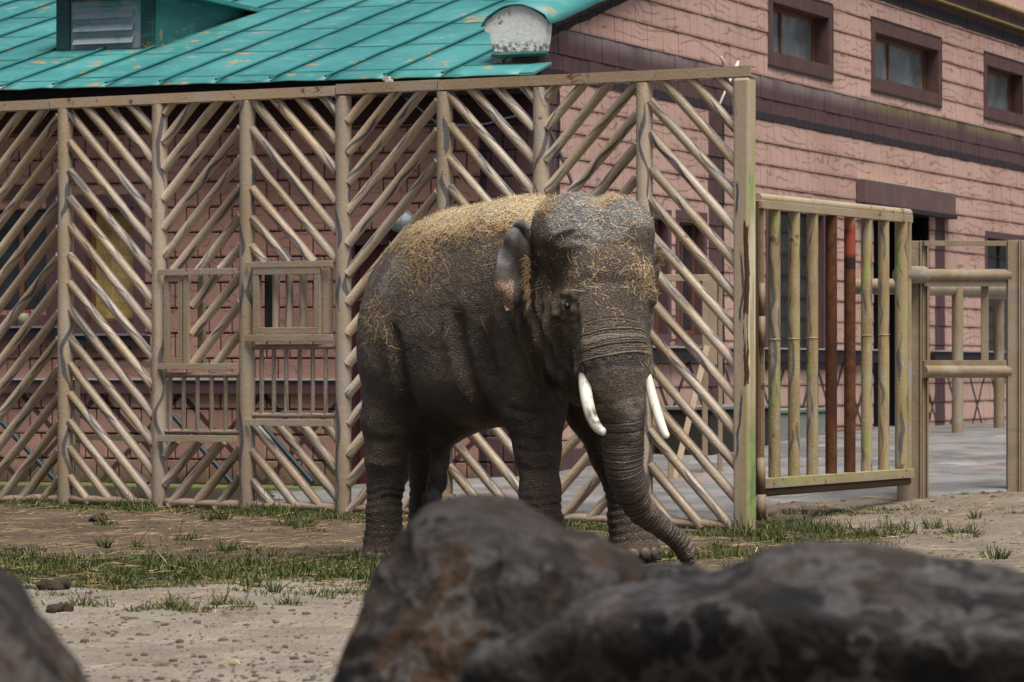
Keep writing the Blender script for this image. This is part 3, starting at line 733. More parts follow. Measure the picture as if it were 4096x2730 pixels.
# bottom rail, half buried
for i in range(8):
    a, b = PQ[i] + .07, PQ[i + 1] - .07; pts = []; rd = []
    for f in np.linspace(0, 1, 9):
        q = a + (b - a) * f; v = fp(q, 0); pts.append(fp(q, float(zg(v.x, v.y)) + .045 + .01 * mnoise.noise(Vector((q * 3, 1, 1))))); rd.append(.042 + .012 * mnoise.noise(Vector((q * 4, 2, 7))))
    m = MB(); m.tube(pts, rd, 10); m.build('bottom_rail', plain('muddy_rail', (.30, .225, .155), .85, .2, .4, 8), fence, True)
RB = .0435
def clip45(q0, q1, z0, z1, zl, sgn, qref):
    """segment of z = zl + sgn*(q - qref) inside the rectangle"""
    f = lambda q: zl + sgn * (q - qref)
    lo, hi = q0, q1
    za = (z0 - zl) / sgn + qref; zb_ = (z1 - zl) / sgn + qref
    lo = max(lo, min(za, zb_)); hi = min(hi, max(za, zb_))
    if hi - lo < .07: return None
    return (lo, f(lo), hi, f(hi))
def bars(i, sgn, zl, sp, zones):
    """chevron bars of panel i (between post i and i+1)"""
    q0, q1 = PQ[i] + .055, PQ[i + 1] - .055
    for (a0, a1, z0, z1) in zones:
        for k in range(-14, 22):
            c = clip45(max(q0, a0), min(q1, a1), z0, z1, zl - k * sp, sgn, q0)
            if not c: continue
            if (c[2] - c[0]) < .10: continue
            j = random.uniform(-.012, .012)
            pipe('diagonal_bar', fp(c[0], c[1] + j, random.uniform(-.008, .008)), fp(c[2], c[3] - j * .5, random.uniform(-.008, .008)), RB * random.uniform(.96, 1.04), M_BAR, fence, 14, weld=True)
def allz(i): return float(zg(fp(PQ[i] + .5, 0).x, fp(PQ[i] + .5, 0).y)) + .05
INF = 99
def zone(i): return [(-INF, INF, allz(i) - .04, ZT + .05)]
q0 = [q + .055 for q in PQ]
bars(0, 1, fz(q0[0], 1010), .262, zone(0))
bars(1, -1, fz(q0[1], 570), .262, zone(1))
h2 = [(618, 632), (835, 849), (1000, 1015)]; h3 = [(601, 614.5), (769, 784), (963, 979)]
Z2 = [(fz(PQ[2] + .5, b * DK), fz(PQ[2] + .5, a * DK)) for a, b in h2]
Z3 = [(fz(PQ[3] + .5, b * DK), fz(PQ[3] + .5, a * DK)) for a, b in h3]
qv = fq(900 * 0 + (0 + 1297 / 1.681))      # right edge of the narrow hatch
bars(2, 1, fz(q0[2], 565), .264, [(-INF, INF, Z2[0][1] - .02, ZT + .05), (qv, INF, Z2[1][1] - .02, Z2[0][0] + .02), (-INF, INF, allz(2) - .04, Z2[2][0] + .02)])
bars(3, -1, fz(q0[3], 520), .266, [(-INF, INF, Z3[0][1] - .02, ZT + .05), (-INF, INF, allz(3) - .04, Z3[2][0] + .02)])
bars(4, 1, fz(q0[4], 488), .270, zone(4))
bars(5, -1, fz(q0[5], 506), .273, zone(5))
bars(6, 1, fz(q0[6], 637), .272, zone(6))
bars(7, -1, fz(q0[7], 536), .283, zone(7))
# hatch frames in two panels
def flat(a, b, z0, z1, name='flat_bar', off=.085, w=.02, mat=None):
    m = MB(); m.bar(fp(a, (z0 + z1) / 2, off), fp(b, (z0 + z1) / 2, off), w, z1 - z0); return m.build(name, mat or M_FRAME, fence, False, .003)
for i, Z in ((2, Z2), (3, Z3)):
    for k, (z0, z1) in enumerate(Z): flat(PQ[i] + .045, PQ[i + 1] - .06, z0, z1)
X6 = lambda c: c / 1.681                 # zoom column -> photograph column
def sqframe(qa, qb, z0, z1, w, name, off=.05, dep=.05):
    m = MB()
    for (a, b, c, d) in ((qa, qb, z1 - w, z1), (qa, qb, z0, z0 + w)): m.obox(fp((a + b) / 2, (c + d) / 2, off), FDIR * (b - a) / 2, FNOR * dep / 2, Vector((0, 0, (d - c) / 2)))
    for (a, b) in ((qa, qa + w), (qb - w, qb)): m.obox(fp((a + b) / 2, (z0 + z1) / 2, off), FDIR * (b - a) / 2, FNOR * (dep / 2 - .002), Vector((0, 0, (z1 - z0) / 2 - w - .001)))
    return m.build(name, M_FRAME, fence, False, .004)
sqframe(fq(X6(1132)), fq(X6(1255)), Z2[1][1] + .004, Z2[0][0] - .004, .05, 'hatch_frame')
m = MB(); a = (fq(X6(1262)) + fq(X6(1297))) / 2; m.bar(fp(a, Z2[1][1] + .002, .05), fp(a, Z2[0][0] - .002, .05), .055, .05, FNOR); m.build('hatch_stile', M_FRAME, fence, False, .004)
m = MB(); a = fq(X6(1318)); m.bar(fp(a, Z2[1][1], -.09), fp(a, Z2[0][0], -.09), .06, .05, FNOR); m.build('hatch_stile', M_FRAME, fence)
qa, qb = fq(X6(1737)), fq(X6(2186))
sqframe(qa, qb, Z3[1][1] + .004, Z3[0][0] - .004, .062, 'hatch_frame', .06, .06)
m = MB(); a = fq(X6(2208)); m.bar(fp(a, Z3[1][1] + .01, .0), fp(a, Z3[0][0] - .01, .0), .05, .09, FNOR); m.build('hatch_stile', M_FRAME, fence)
for c in (1843, 1933, 2027, 2120): pipe('hatch_bar', fp(fq(X6(c)), Z3[1][1] + .01, -.03), fp(fq(X6(c)), Z3[0][0] - .01, -.03), .036, M_BAR, fence, 12)
m = MB(); a = fq(X6(1790)); m.bar(fp(a, Z3[1][1] + .01, -.04), fp(a, Z3[0][0] - .01, -.04), .05, .06, FNOR); m.build('hatch_stile', M_DARK, fence)
def grille(cs, z0, z1, qa, qb):
    r = .021
    for c in cs: pipe('grille_bar', fp(fq(X6(c)), z0 + r, .0), fp(fq(X6(c)), z1 - r, .0), r, M_GRILLE, fence, 10)
    pipe('grille_rail', fp(qa, z0 + r, 0), fp(qb, z0 + r, 0), r * 1.15, M_GRILLE, fence, 10)
    pipe('grille_rail', fp(qa, z1 - r, 0), fp(qb, z1 - r, 0), r * 1.15, M_GRILLE, fence, 10)
grille((1145, 1236, 1328, 1423, 1517, 1603), Z2[2][1] + .01, Z2[1][0] - .03, PQ[2] + .07, PQ[3] - .08)
grille((1760, 1842, 1925, 2016, 2103, 2190), Z3[2][1] + .012, Z3[1][0] - .03, PQ[3] + .07, PQ[4] - .08)
# little bracket on the top rail
m = MB(); q = fq(1552); m.obox(fp(q, ZT + .125, 0), FDIR * .022, FNOR * .02, Vector((0, 0, .03))); m.obox(fp(q - .03, ZT + .135, 0), FDIR * .02, FNOR * .015, Vector((0, 0, .012))); m.obox(fp(q + .03, ZT + .115, 0), FDIR * .018, FNOR * .015, Vector((0, 0, .014)))
m.build('bracket', plain('white_bracket', (.5, .47, .42), .6, .3), fence, False, .004)

# ------------------------------------------------------------------ swing gate at the end post
GA, GB = Vector((2.06, 32.42, 0)), Vector((3.68, 35.72, 0)); GDIR = (GB - GA).normalized(); GNOR = Vector((GDIR.y, -GDIR.x, 0)); GL = (GB - GA).length
if GNOR.y > 0: GNOR = -GNOR
def gq(X): k = (X / 4 - 512) / FPX; return (k * GA.y - GA.x) / (GDIR.x - k * GDIR.y)
def gp(q, z, off=0.0): v = GA + GDIR * q + GNOR * off; return Vector((v.x, v.y, z))
gate = tag(empty('swing_gate', (GA.x, GA.y, .3)), 'low tan steel gate with eight upright pipes, two of them rusty brown', 'gate')
def rust_mat():
    n = NT('rusty_pipe'); p = n.pos(); x, y, z = n.sep(p); f = n.noise(p, 9, 6, .7); g = n.noise(n.vmul(p, (9, 9, 1.2)), 1.0, 4)
    c = n.mix(n.ss(f, .35, .65), (.070, .026, .012), (.13, .052, .024)); c = n.mix(n.ss(g, .5, .7), c, (.060, .022, .012))
    return n, p, z, c, f
n, p, z, c, f = rust_mat(); M_RUST = n.done(c, .8, n.bump(f, .3, .01), .2)
n, p, z, c, f = rust_mat()
c = n.mix(n.mul(n.ss(z, 2.36, 2.42), n.ss(n.noise(p, 6, 4), .25, .5)), c, (.30, .065, .038)); c = n.mix(n.ss(z, 2.60, 2.72), c, (.30, .15, .10)); c = n.mix(n.rng(z, 2.26, 2.36), c, (.035, .018, .014))
M_RUST2 = n.done(c, .75, n.bump(f, .3, .01), .2)
ZB, ZTG = .44, 2.74; M_HINGE = plain('tan_hinge', (.21, .155, .095), .6, .3, .3, 8)
for i, c in enumerate((675, 807, 930, 1057, 1182, 1295, 1410, 1530)):
    q = gq(2696 + c / 1.681); o = pipe('upright_bar', gp(q, ZB), gp(q, ZTG), .052 if i < 7 else .062, M_RUST if i == 3 else M_RUST2 if i == 4 else M_GATE, gate, 16)
    if i == 3: o['label'] = 'rusty brown upright pipe without paint'
    if i == 4: o['label'] = 'rusty brown upright pipe with a red top'
    if i not in (3, 4):
        m = MB(); zr = 1.62 + .01 * i; m.tube([gp(q, zr - .006), gp(q, zr), gp(q, zr + .006)], [.053, .058, .053], 14, False); m.build('weld_ring', M_GATE, gate, True)
pipe('top_pipe', gp(.03, ZTG + .075), gp(GL + .02, ZTG + .075), .042, M_GATEF, gate, 14)
m = MB(); m.bar(gp(.02, ZTG + .02, .02), gp(GL, ZTG + .02, .02), .07, .07); m.build('top_rail', M_GATEF, gate, False, .004)
m = MB(); m.bar(gp(.04, ZB - .04, .02), gp(GL, ZB - .04, .02), .10, .085); m.build('bottom_rail', M_GATEF, gate, False, .004)
pipe('bottom_pipe', gp(.04, ZB - .115), gp(GL, ZB - .115), .04, plain('brown_pipe', (.12, .08, .05), .7, .3, .3), gate, 12)
m = MB(); m.bar(gp(.03, ZB, -.01), gp(.03, ZTG + .05, -.01), .05, .06, GNOR); m.build('hinge_stile', plain('brown_stile', (.13, .075, .04), .6, .3, .4), gate)
m = MB(); m.bar(gp(.075, ZB, .03), gp(.075, ZTG + .02, .03), .012, .03, GNOR); m.build('stile_edge', M_GATEF, gate)
for z0, z1 in ((1.55, 1.82), (1.82, 2.1)):
    m = MB(); m.bar(gp(.03, z0, .045), gp(.03, z1 - .006, .045), .05 if z0 < 1.8 else .04, .04, GNOR); m.build('hinge', M_HINGE, gate, True)
m = MB(); m.tube([gp(.02, .09, .04), gp(.02, .31, .04)], .042, 12); m.build('hinge', M_HINGE, gate, True)
m = MB(); m.tube([gp(.02, .32, .04), gp(.02, .62, .04)], .036, 12); m.build('hinge', M_HINGE, gate, True)
m = MB(); m.bar(gp(GL + .05, ZB, -.01), gp(GL + .05, ZTG + .02, -.01), .07, .04, GNOR); m.build('latch_stile', M_GATE, gate, False, .006)
for zz in (.56, 1.1): 
    m = MB(); m.bar(gp(GL - .12, zz, -.02), gp(GL + .0, zz, -.02), .04, .03); m.build('latch_bolt', M_DARK, gate)
# ------------------------------------------------------------------ barrier frame beside the gate
def pix(X, Y, d): return P4(X, Y, d)
bar_ = tag(empty('barrier_frame', P4(3680, 1990, 36.1)), 'tan steel beam barrier with two tall posts right of the gate', 'barrier')
DA, DB = 36.1, 37.2
def hpost(X0, X1, Yt, Yb, d, nm):
    c = (P4(X0, Yb, d) + P4(X1, Yb, d)) / 2; w = (P4(X1, 0, d) - P4(X0, 0, d)).length; zt_, zb_ = P4(X0, Yt, d).z, P4(X0, Yb, d).z - .12
    m = MB()
    for sx in (-1, 1): m.obox((c.x + sx * (w / 2 - .008), d, (zt_ + zb_) / 2), (.008, 0, 0), (0, .07, 0), (0, 0, (zt_ - zb_) / 2))
    m.obox((c.x, d - .03, (zt_ + zb_) / 2), (w / 2 - .017, 0, 0), (0, .012, 0), (0, 0, (zt_ - zb_) / 2 - .002)); m.build(nm, M_BARRIER, bar_, False, .003)
hpost(3640, 3684, 963, 1990, DA, 'beam_post'); hpost(3686, 3712, 985, 1990, DA + .1, 'beam_post'); hpost(4028, 4078, 960, 1958, DB, 'beam_post'); hpost(4081, 4120, 962, 1958, DB + .08, 'beam_post')
def railp(X0, Y0, d0, X1, Y1, d1, r, nm='cross_pipe'): return pipe(nm, P4(X0, Y0, d0), P4(X1, Y1, d1), r, M_BARRIER, bar_, 14)
def railb(X0, X1, Ya, Yb, off, nm='cross_bar'):
    m = MB(); a, b = P4(X0, (Ya + Yb) / 2, DA + off), P4(X1, (Ya + Yb) / 2, DB + off); m.bar(a, b, .05, (Yb - Ya) / 4 * 36.6 / FPX); m.build(nm, M_BARRIER, bar_, False, .003)
railb(3690, 4030, 963, 984, .0); railb(3690, 4030, 1124, 1146, .0); railb(3690, 4030, 1441, 1463, .0)
railp(3690, 1101, DA, 4030, 1101, DB, .060); railp(3690, 1486, DA, 4030, 1486, DB, .062)
o = railp(3600, 1100, DA - .35, 3690, 1100, DA, .085, 'pipe_stub'); railp(3424, 1146, DA + .3, 3600, 1146, DA + .1, .075)
m = MB(); a = P4(3939, 1146, DB - .2); b = P4(3939, 1441, DB - .2); m.bar(a, b, .07, .05, (0, -1, 0)); m.build('upright_strut', M_BARRIER, bar_)
m = MB(); a = P4(3618, 1912, DA - .25); b = P4(3618, 2004, DA - .25); m.obox((a + b) / 2, (.066, 0, 0), (0, .05, 0), (0, 0, (a.z - b.z) / 2)); m.obox(P4(3602, 1905, DA - .25), (.09, 0, 0), (0, .06, 0), (0, 0, .03)); m.build('gate_rest', M_FRAME, bar_, False, .004)
far = tag(empty('pipe_railing', P4(3830, 1762, 48.8)), 'round tan pipe railing standing farther back on the concrete yard', 'railing')
for X, Yb, d in ((3830, 1762, 48.8), (3996, 1716, 52.6)): b = P4(X, Yb, d); pipe('post', (b.x, b.y, b.z - .1), (b.x, b.y, P4(X, 1150, d).z), .073, M_BARRIER, far, 16)
a = P4(3700, 1159, 47.0); b = P4(4130, 1159, 55.0); pipe('rail', a, b, .075, M_BARRIER, far, 14)
m = MB(); m.bar(P4(3850, 1180, 49.5), P4(4100, 1192, 54.5), .05, .06); m.build('rail_strip', M_BARRIER, far)
# trestle, plank and troughs seen through the right-hand panels
tr = tag(empty('timber_trestle', P4(2820, 1953, 39.7)), 'tan timber trestle frame behind the last fence panel', 'trestle')
M_TIM = plain('tan_timber', (.31, .235, .16), .8, .2, .4, 7)
for X0, X1, Yt, Yb, d in ((2808, 2830, 1120, 1953, 39.7), (2871, 2889, 1120, 1953, 39.9), (2672, 2694, 1830, 2010, 38.6)):
    a, b = P4(X0, Yt, d), P4(X1, Yb, d); m = MB(); m.obox(((a.x + b.x) / 2, d, (a.z + b.z) / 2 - .05), ((b.x - a.x) / 2, 0, 0), (0, .05, 0), (0, 0, (a.z - b.z) / 2 + .05)); m.build('leg', M_TIM, tr, False, .005)
m = MB(); m.bar(P4(2608, 1111, 39.8), P4(2882, 1112, 39.8), .05, .07); m.build('cross_beam', M_TIM, tr, False, .005)
m = MB(); a, b = P4(2812, 1125, 39.75), P4(2868, 1460, 39.75); m.obox((a + b) / 2, (abs(b.x - a.x) / 2, 0, 0), (0, .012, 0), (0, 0, abs(a.z - b.z) / 2)); m.build('board', M_TIM, tr, False, .004)
m = MB(); m.bar(P4(2826, 1390, 39.5), P4(2692, 1935, 38.9), .06, .11, (0, -1, 0)); tag(m.build('leaning_plank', M_TIM, tr), 'leaning tan plank')
trg = tag(empty('stone_trough', Gp(4.5, .4, .5)), 'dark mossy stone trough against the pink gable wall', 'trough')
M_TRO = plain('dark_stone', (.028, .027, .022), .9, .2, .6, 4)
m = MB()
a = Gp(3.4, 0, .45); L_ = 2.2
m.obox(a + GD * L_ / 2 + Vector((0, 0, .62)), GD * L_ / 2, GN * .3, (0, 0, .28)); m.build('trough_body', M_TRO, trg, False, .02)
m = MB(); m.obox(a + GD * L_ / 2 + Vector((0, 0, .925)), GD * (L_ / 2 + .03), GN * .33, (0, 0, .022)); m.build('trough_rim', plain('grey_rim', (.17, .17, .16), .8, .2, .3), trg, False, .01)
bn = tag(empty('concrete_bench', Gp(7.2, .5, .45)), 'low grey green concrete step at the foot of the gable wall', 'step')
m = MB(); m.obox(Gp(7.2, .66, .35), GD * 1.3, GN * .3, (0, 0, .17)); m.build('step_block', plain('grey_concrete', (.20, .21, .19), .9, .2, .4), bn, False, .015)
m = MB(); m.obox(Gp(7.2, .855, .35), GD * 1.33, GN * .32, (0, 0, .02)); m.build('step_top', plain('greenish_top', (.16, .22, .17), .8, .2, .4), bn, False, .006)
# dark frame of flat bars and a teal pole just behind the left panels
rk = tag(empty('flat_bar_rack', P4(600, 1960, 38.0)), 'dark flat bar rack standing behind the left half of the fence', 'rack')
M_RK = plain('dark_tan_bar', (.14, .11, .075), .7, .3, .3)
for X0, Y0, X1, Y1 in ((300, 1455, 620, 1460), (300, 1748, 620, 1755)):
    m = MB(); m.bar(P4(X0, Y0, 38.0), P4(X1, Y1, 37.8), .03, .055); m.build('rack_rail', M_RK, rk)
for X in (310, 612):
    m = MB(); b = P4(X, 1960, 38.0); m.bar((b.x, b.y, .05), P4(X, 1440, 38.0), .05, .03, (0, -1, 0)); m.build('rack_leg', M_RK, rk)
M_TP = plain('teal_pole_paint', (.009, .028, .032), .5, .4, .3)
for i, (X0, Y0, X1, Y1) in enumerate(((-20, 1660, 225, 1925), (330, 1660, 590, 1935), (690, 1660, 935, 1940), (1040, 1690, 1250, 1930))):
    o = pipe('teal_pole', P4(X0, Y0, 39.3), P4(X1, Y1, 38.7), .026, M_TP, None, 12)
    tag(o, 'thin teal pole leaning behind the fence, ' + ('leftmost one', 'second from the left', 'third from the left, below the small grille', 'rightmost one, nearest the elephant')[i], 'pole', 'teal poles behind the fence')

# ------------------------------------------------------------------ ground
def ground_mat():
    n = NT('sandy_soil'); p = n.pos(); x, y, z = n.sep(p)
    sand = n.mix(n.ss(n.noise(p, 1.1, 5, .6), .35, .7), (.31, .262, .205), (.42, .365, .295))
    soil = n.mix(n.ss(n.noise(p, 1.6, 5, .65), .35, .65), (.125, .091, .060), (.20, .151, .104))
    far_ = n.ss(n.add(y, n.mul(n.noise(p, .9, 4), 3.0)), 25.2, 28.2)
    c = n.mix(n.mul(far_, n.sub(1.0, n.mul(n.ss(x, 1.6, 3.2), .65))), sand, soil)
    c = n.mix(n.mul(n.ss(n.noise(n.vmul(p, (1.0, .5, 1)), 6, 6, .7), .56, .68), .45), c, (.12, .085, .055))
    c = n.mix(n.mul(n.ss(n.noise(p, 38, 4, .7), .62, .70), .7), c, (.075, .055, .04))
    g = n.attr('grassy'); c = n.mix(n.mul(n.ss(g, .2, .9), .88), c, (.028, .034, .010))
    h = n.add(n.add(n.noise(p, 3.0, 6, .62), n.mul(n.noise(p, 17, 5, .7), .45)), n.mul(n.noise(p, 70, 3), .1))
    return n.done(c, .95, n.bump(h, 1.0, .2), .12)
def nz(x, y, s, seed): return mnoise.noise(Vector((x * s, y * s, seed)))
def grass_mask(x, y):
    w2 = nz(x, y, 4.5, 14)
    """0..1 how grassy the ground is"""
    g = 0.0
    w = .5 * nz(x, y, .8, 3) + .35 * nz(x, y, 2.3, 8)
    # belt of turf left of the elephant
    cy = 26.2 - .05 * (x + 3); g = max(g, 1.5 - abs(y - cy) / (2.3 + .6 * nz(x, 0, .7, 2)) if x < .4 else 0)
    # along the foot of the fence
    q = (x - FX0) * FDIR.x + (y - FY0) * FDIR.y; d = (x - FX0) * FNOR.x + (y - FY0) * FNOR.y
    if -2 < q < 7.5: g = max(g, 1.15 - abs(d - .35) / .75 if -.1 < d < 1.3 else 0)
    # near the end post and under the gate
    g = max(g, 1.3 - math.hypot((x - 2.35) / .75, (y - 31.0) / 2.6)); g = max(g, 1.15 - math.hypot((x - 2.9) / 1.0, (y - 34.4) / .9))
    g = max(g, 1.0 - math.hypot((x - 1.5) / 1.1, (y - 28.0) / 1.6)); g = max(g, .9 - math.hypot((x - 4.5) / .5, (y - 36.9) / .5))
    g = max(g, .8 - math.hypot((x + 2.0) / .9, (y - 21.6) / .6))
    return min(max(g + w * .85 + w2 * .35 - .3, 0), 1)
def hnoise(x, y):
    h = .035 * nz(x, y, .9, 1) + .022 * nz(x, y, 2.6, 5) + .010 * nz(x, y, 7.0, 6)
    # trampled hollows in the sand
    for (a, b, r, dp) in ((-1.05, 20.3, .45, .08), (-.35, 20.2, .4, .06), (-1.6, 20.6, .35, .05), (-.6, 18.8, .5, .05), (3.9, 30.6, .5, .05)):
        dd = math.hypot((x - a) / r, (y - b) / (r * .8)); h += -dp * math.exp(-dd * dd) + .5 * dp * math.exp(-(dd - 1.35) ** 2 * 4)
    return h
def axis(lst):
    out = []
    for a, b, st in lst: out += list(np.arange(a, b - 1e-6, st))
    return np.array(out + [lst[-1][1]])
gx = axis([(-400, -40, 60), (-40, -8, 4), (-8, -5, .3), (-5, 5.6, .06), (5.6, 9, .3), (9, 40, 4), (40, 400, 60)])
gy = axis([(-40, 4, 6), (4, 15, .5), (15, 29, .07), (29, 37, .11), (37, 64, .6), (64, 100, 6), (100, 700, 100)])
NX, NY = len(gx), len(gy); V = np.zeros((NY, NX, 3), np.float32); GR = np.zeros((NY, NX), np.float32)
for j, y in enumerate(gy):
    zr = zg(gx, np.full(NX, y))
    for i, x in enumerate(gx):
        h = 0; g = 0
        if -8 < x < 9 and 10 < y < 38: h = hnoise(x, y); g = grass_mask(x, y) if y > 18 else 0
        GR[j, i] = g; V[j, i] = (x, y, zr[i] + h * (1.0 if y < 34 else max(0, (38 - y) / 4)) - (.03 if y > 37.5 else 0))
idx = np.arange(NX * NY).reshape(NY, NX)
Fq = np.stack([idx[:-1, :-1], idx[:-1, 1:], idx[1:, 1:], idx[1:, :-1]], -1).reshape(-1, 4)
ground = npmesh('ground', V.reshape(-1, 3), Fq, ground_mat()); attr(ground.data, 'grassy', GR.ravel()); tag(ground, kind='structure')
def gz_at(x, y):
    return float(zg(x, y)) + (hnoise(x, y) if y < 34 else hnoise(x, y) * max(0, (38 - y) / 4))
# concrete yard behind the fence
def yard_start(x):
    if x < 1.9: return FY0 + (x - FX0) * FDY / FDX + .35
    return float(np.interp(x, [1.9, 2.25, 5.2, 14, 60], [32.9, 35.3, 37.4, 41, 60])) + .10 * nz(x, 0, 2.5, 3)
def yard_mat():
    n = NT('yard_concrete'); p = n.pos(); x, y, z = n.sep(p)
    a = n.noise(n.vmul(p, (1.0, .8, 1)), 1.3, 6, .65); b = n.noise(p, 12, 5, .7)
    c = n.mix(n.ss(a, .35, .65), (.10, .096, .09), (.20, .195, .187)); c = n.mix(n.mul(n.ss(b, .5, .7), .4), c, (.14, .125, .10))
    c = n.mix(n.mul(n.ss(n.noise(n.vmul(p, (.8, .7, 1)), 2.0, 5, .65), .58, .7), .6), c, (.32, .31, .295))
    c = n.mix(n.mul(n.ss(n.noise(n.vadd(p, (9, 2, 0)), .8, 3), .63, .68), .35), c, (.36, .20, .17))
    return n.done(c, .75, n.bump(n.add(a, n.mul(b, .4)), .4, .04), .3)
xs = axis([(-9, -5, 1), (-5, 9, .2), (9, 40, 2)]); V = []; ns = 40
for x in xs:
    y0 = yard_start(x)
    for k in range(ns + 1):
        f = (k / ns) ** 1.7; y = y0 + (66 - y0) * f; V.append((x, y, float(zg(x, y)) + (.02 if k else -.03) + .012 * nz(x, y, 1.2, 4)))
Fq = [(i * (ns + 1) + k, (i + 1) * (ns + 1) + k, (i + 1) * (ns + 1) + k + 1, i * (ns + 1) + k + 1) for i in range(len(xs) - 1) for k in range(ns)]
tag(npmesh('concrete_yard', V, Fq, yard_mat()), kind='structure')
# mossy kerb along the front wall
m = MB()
for i in range(14): boxF(m, i * .55 + .01, i * .55 + .54, -.1, .13 + .012 * nz(i, 0, 3.3, 1), .02, .62)
kb = m.build('wall_kerb', plain('mossy_kerb', (.115, .125, .05), .95, .1, .7, 3), None, False, .02); tag(kb, kind='structure')
m = MB(); boxF(m, 1.2, 7.6, -.1, .085, .66, 3.2); tag(m.build('drain_channel', plain('black_wet', (.018, .018, .018), .35, .5, .3), None), kind='structure')
# ------------------------------------------------------------------ implicit surface helpers
class SDF:
    def __init__(s, lo, hi, cell):
        s.lo = np.array(lo, np.float32); s.cell = cell
        n = np.ceil((np.array(hi) - s.lo) / cell).astype(int) + 1; s.n = n
        s.ax = [s.lo[i] + cell * np.arange(n[i], dtype=np.float32) for i in range(3)]
        s.F = np.full(n, .4, np.float32)
    def region(s, lo, hi):
        sl_ = []
        for i in range(3):
            a = int(np.clip(np.floor((lo[i] - s.lo[i]) / s.cell), 0, s.n[i] - 1)); b = int(np.clip(np.ceil((hi[i] - s.lo[i]) / s.cell) + 1, 1, s.n[i])); sl_.append(slice(a, max(b, a + 1)))
        X = s.ax[0][sl_[0]][:, None, None]; Y = s.ax[1][sl_[1]][None, :, None]; Z = s.ax[2][sl_[2]][None, None, :]
        return tuple(sl_), X, Y, Z
    def blend(s, sl_, d, k, sub=False):
        a = s.F[sl_]
        if sub:
            d = -d; h = np.clip(.5 - .5 * (a - d) / k, 0, 1); s.F[sl_] = a * (1 - h) + d * h + k * h * (1 - h)
        else:
            h = np.clip(.5 + .5 * (d - a) / k, 0, 1); s.F[sl_] = d * (1 - h) + a * h - k * h * (1 - h)
    def ell(s, c, r, yaw=0.0, k=.1, p=2.0, tilt=0.0, sub=False):
        """ellipsoid, local x turned by yaw about z, then tilted (pitch, + = nose up)"""
        c = np.array(c, float); m = max(r) * 1.25 + k + .15
        sl_, X, Y, Z = s.region(c - m, c + m)
        X, Y, Z = X - c[0], Y - c[1], Z - c[2]
        cy, sy = math.cos(yaw), math.sin(yaw); x = X * cy + Y * sy; y = -X * sy + Y * cy; z = Z + 0 * x
        if tilt: ct, st = math.cos(tilt), math.sin(tilt); x, z = x * ct + z * st, -x * st + z * ct
        q = (np.abs(x / r[0]) ** p + np.abs(y / r[1]) ** p + np.abs(z / r[2]) ** p) ** (1 / p)
        g = np.sqrt((x / r[0] ** 2) ** 2 + (y / r[1] ** 2) ** 2 + (z / r[2] ** 2) ** 2) + 1e-6
        d = np.where(q > .3, q * (q - 1) / g, -.3 * min(r)) if p == 2 else (q - 1) * min(r) * 1.05
        s.blend(sl_, d.astype(np.float32), k, sub)
    def cone(s, a, b, ra, rb, k=.06, flat=None):
        """tapered capsule"""
        a, b = np.array(a, float), np.array(b, float); m = max(ra, rb) + k + .12
        sl_, X, Y, Z = s.region(np.minimum(a, b) - m, np.maximum(a, b) + m)
        ab = b - a; L2 = (ab ** 2).sum() + 1e-9
        h = np.clip(((X - a[0]) * ab[0] + (Y - a[1]) * ab[1] + (Z - a[2]) * ab[2]) / L2, 0, 1)
        d = np.sqrt((X - a[0] - h * ab[0]) ** 2 + (Y - a[1] - h * ab[1]) ** 2 + (Z - a[2] - h * ab[2]) ** 2) - (ra + (rb - ra) * h)
        s.blend(sl_, d.astype(np.float32), k)
    def chain(s, pts, rad, k=.05):
        for i in range(len(pts) - 1): s.cone(pts[i], pts[i + 1], rad[i], rad[i + 1], k)
    def mesh(s):
        F = s.F; ins = F < 0; n = F.shape
        acc = np.zeros((n[0] - 1, n[1] - 1, n[2] - 1, 3), np.float32); cnt_ = np.zeros(acc.shape[:3], np.float32)
        C = lambda dx, dy, dz: (slice(dx, n[0] - 1 + dx), slice(dy, n[1] - 1 + dy), slice(dz, n[2] - 1 + dz))
        for ax in range(3):
            for o1 in (0, 1):
                for o2 in (0, 1):
                    d0 = [0, 0, 0]; oth = [i for i in range(3) if i != ax]; d0[oth[0]] = o1; d0[oth[1]] = o2; d1 = list(d0); d1[ax] = 1
                    A, B = F[C(*d0)], F[C(*d1)]; mk = (A < 0) != (B < 0)
                    if not mk.any(): continue
                    t = A[mk] / (A[mk] - B[mk]); v = np.zeros((len(t), 3), np.float32); v[:, oth[0]] = o1; v[:, oth[1]] = o2; v[:, ax] = t
                    acc[mk] += v; cnt_[mk] += 1
        act = cnt_ > 0; vid = -np.ones(act.shape, np.int64); vid[act] = np.arange(act.sum())
        ii = np.argwhere(act); Vv = (ii + acc[act] / cnt_[act][:, None]) * s.cell + s.lo
        faces = []
        for ax in range(3):
            A = [slice(1, -1)] * 3; A[ax] = slice(0, -1); B = [slice(1, -1)] * 3; B[ax] = slice(1, None)
            a, b = ins[tuple(A)], ins[tuple(B)]; oth = [(1, 2), (2, 0), (0, 1)][ax]
            for sgn, mk in ((1, a & ~b), (-1, ~a & b)):
                e = np.argwhere(mk)
                if not len(e): continue
                for i in oth: e[:, i] += 1
                def cell(du, dv):
                    c = e.copy(); c[:, oth[0]] -= du; c[:, oth[1]] -= dv; return vid[c[:, 0], c[:, 1], c[:, 2]]
                q = np.stack([cell(1, 1), cell(0, 1), cell(0, 0), cell(1, 0)], 1)
                faces.append(q if sgn > 0 else q[:, ::-1])
        return Vv, np.concatenate(faces)
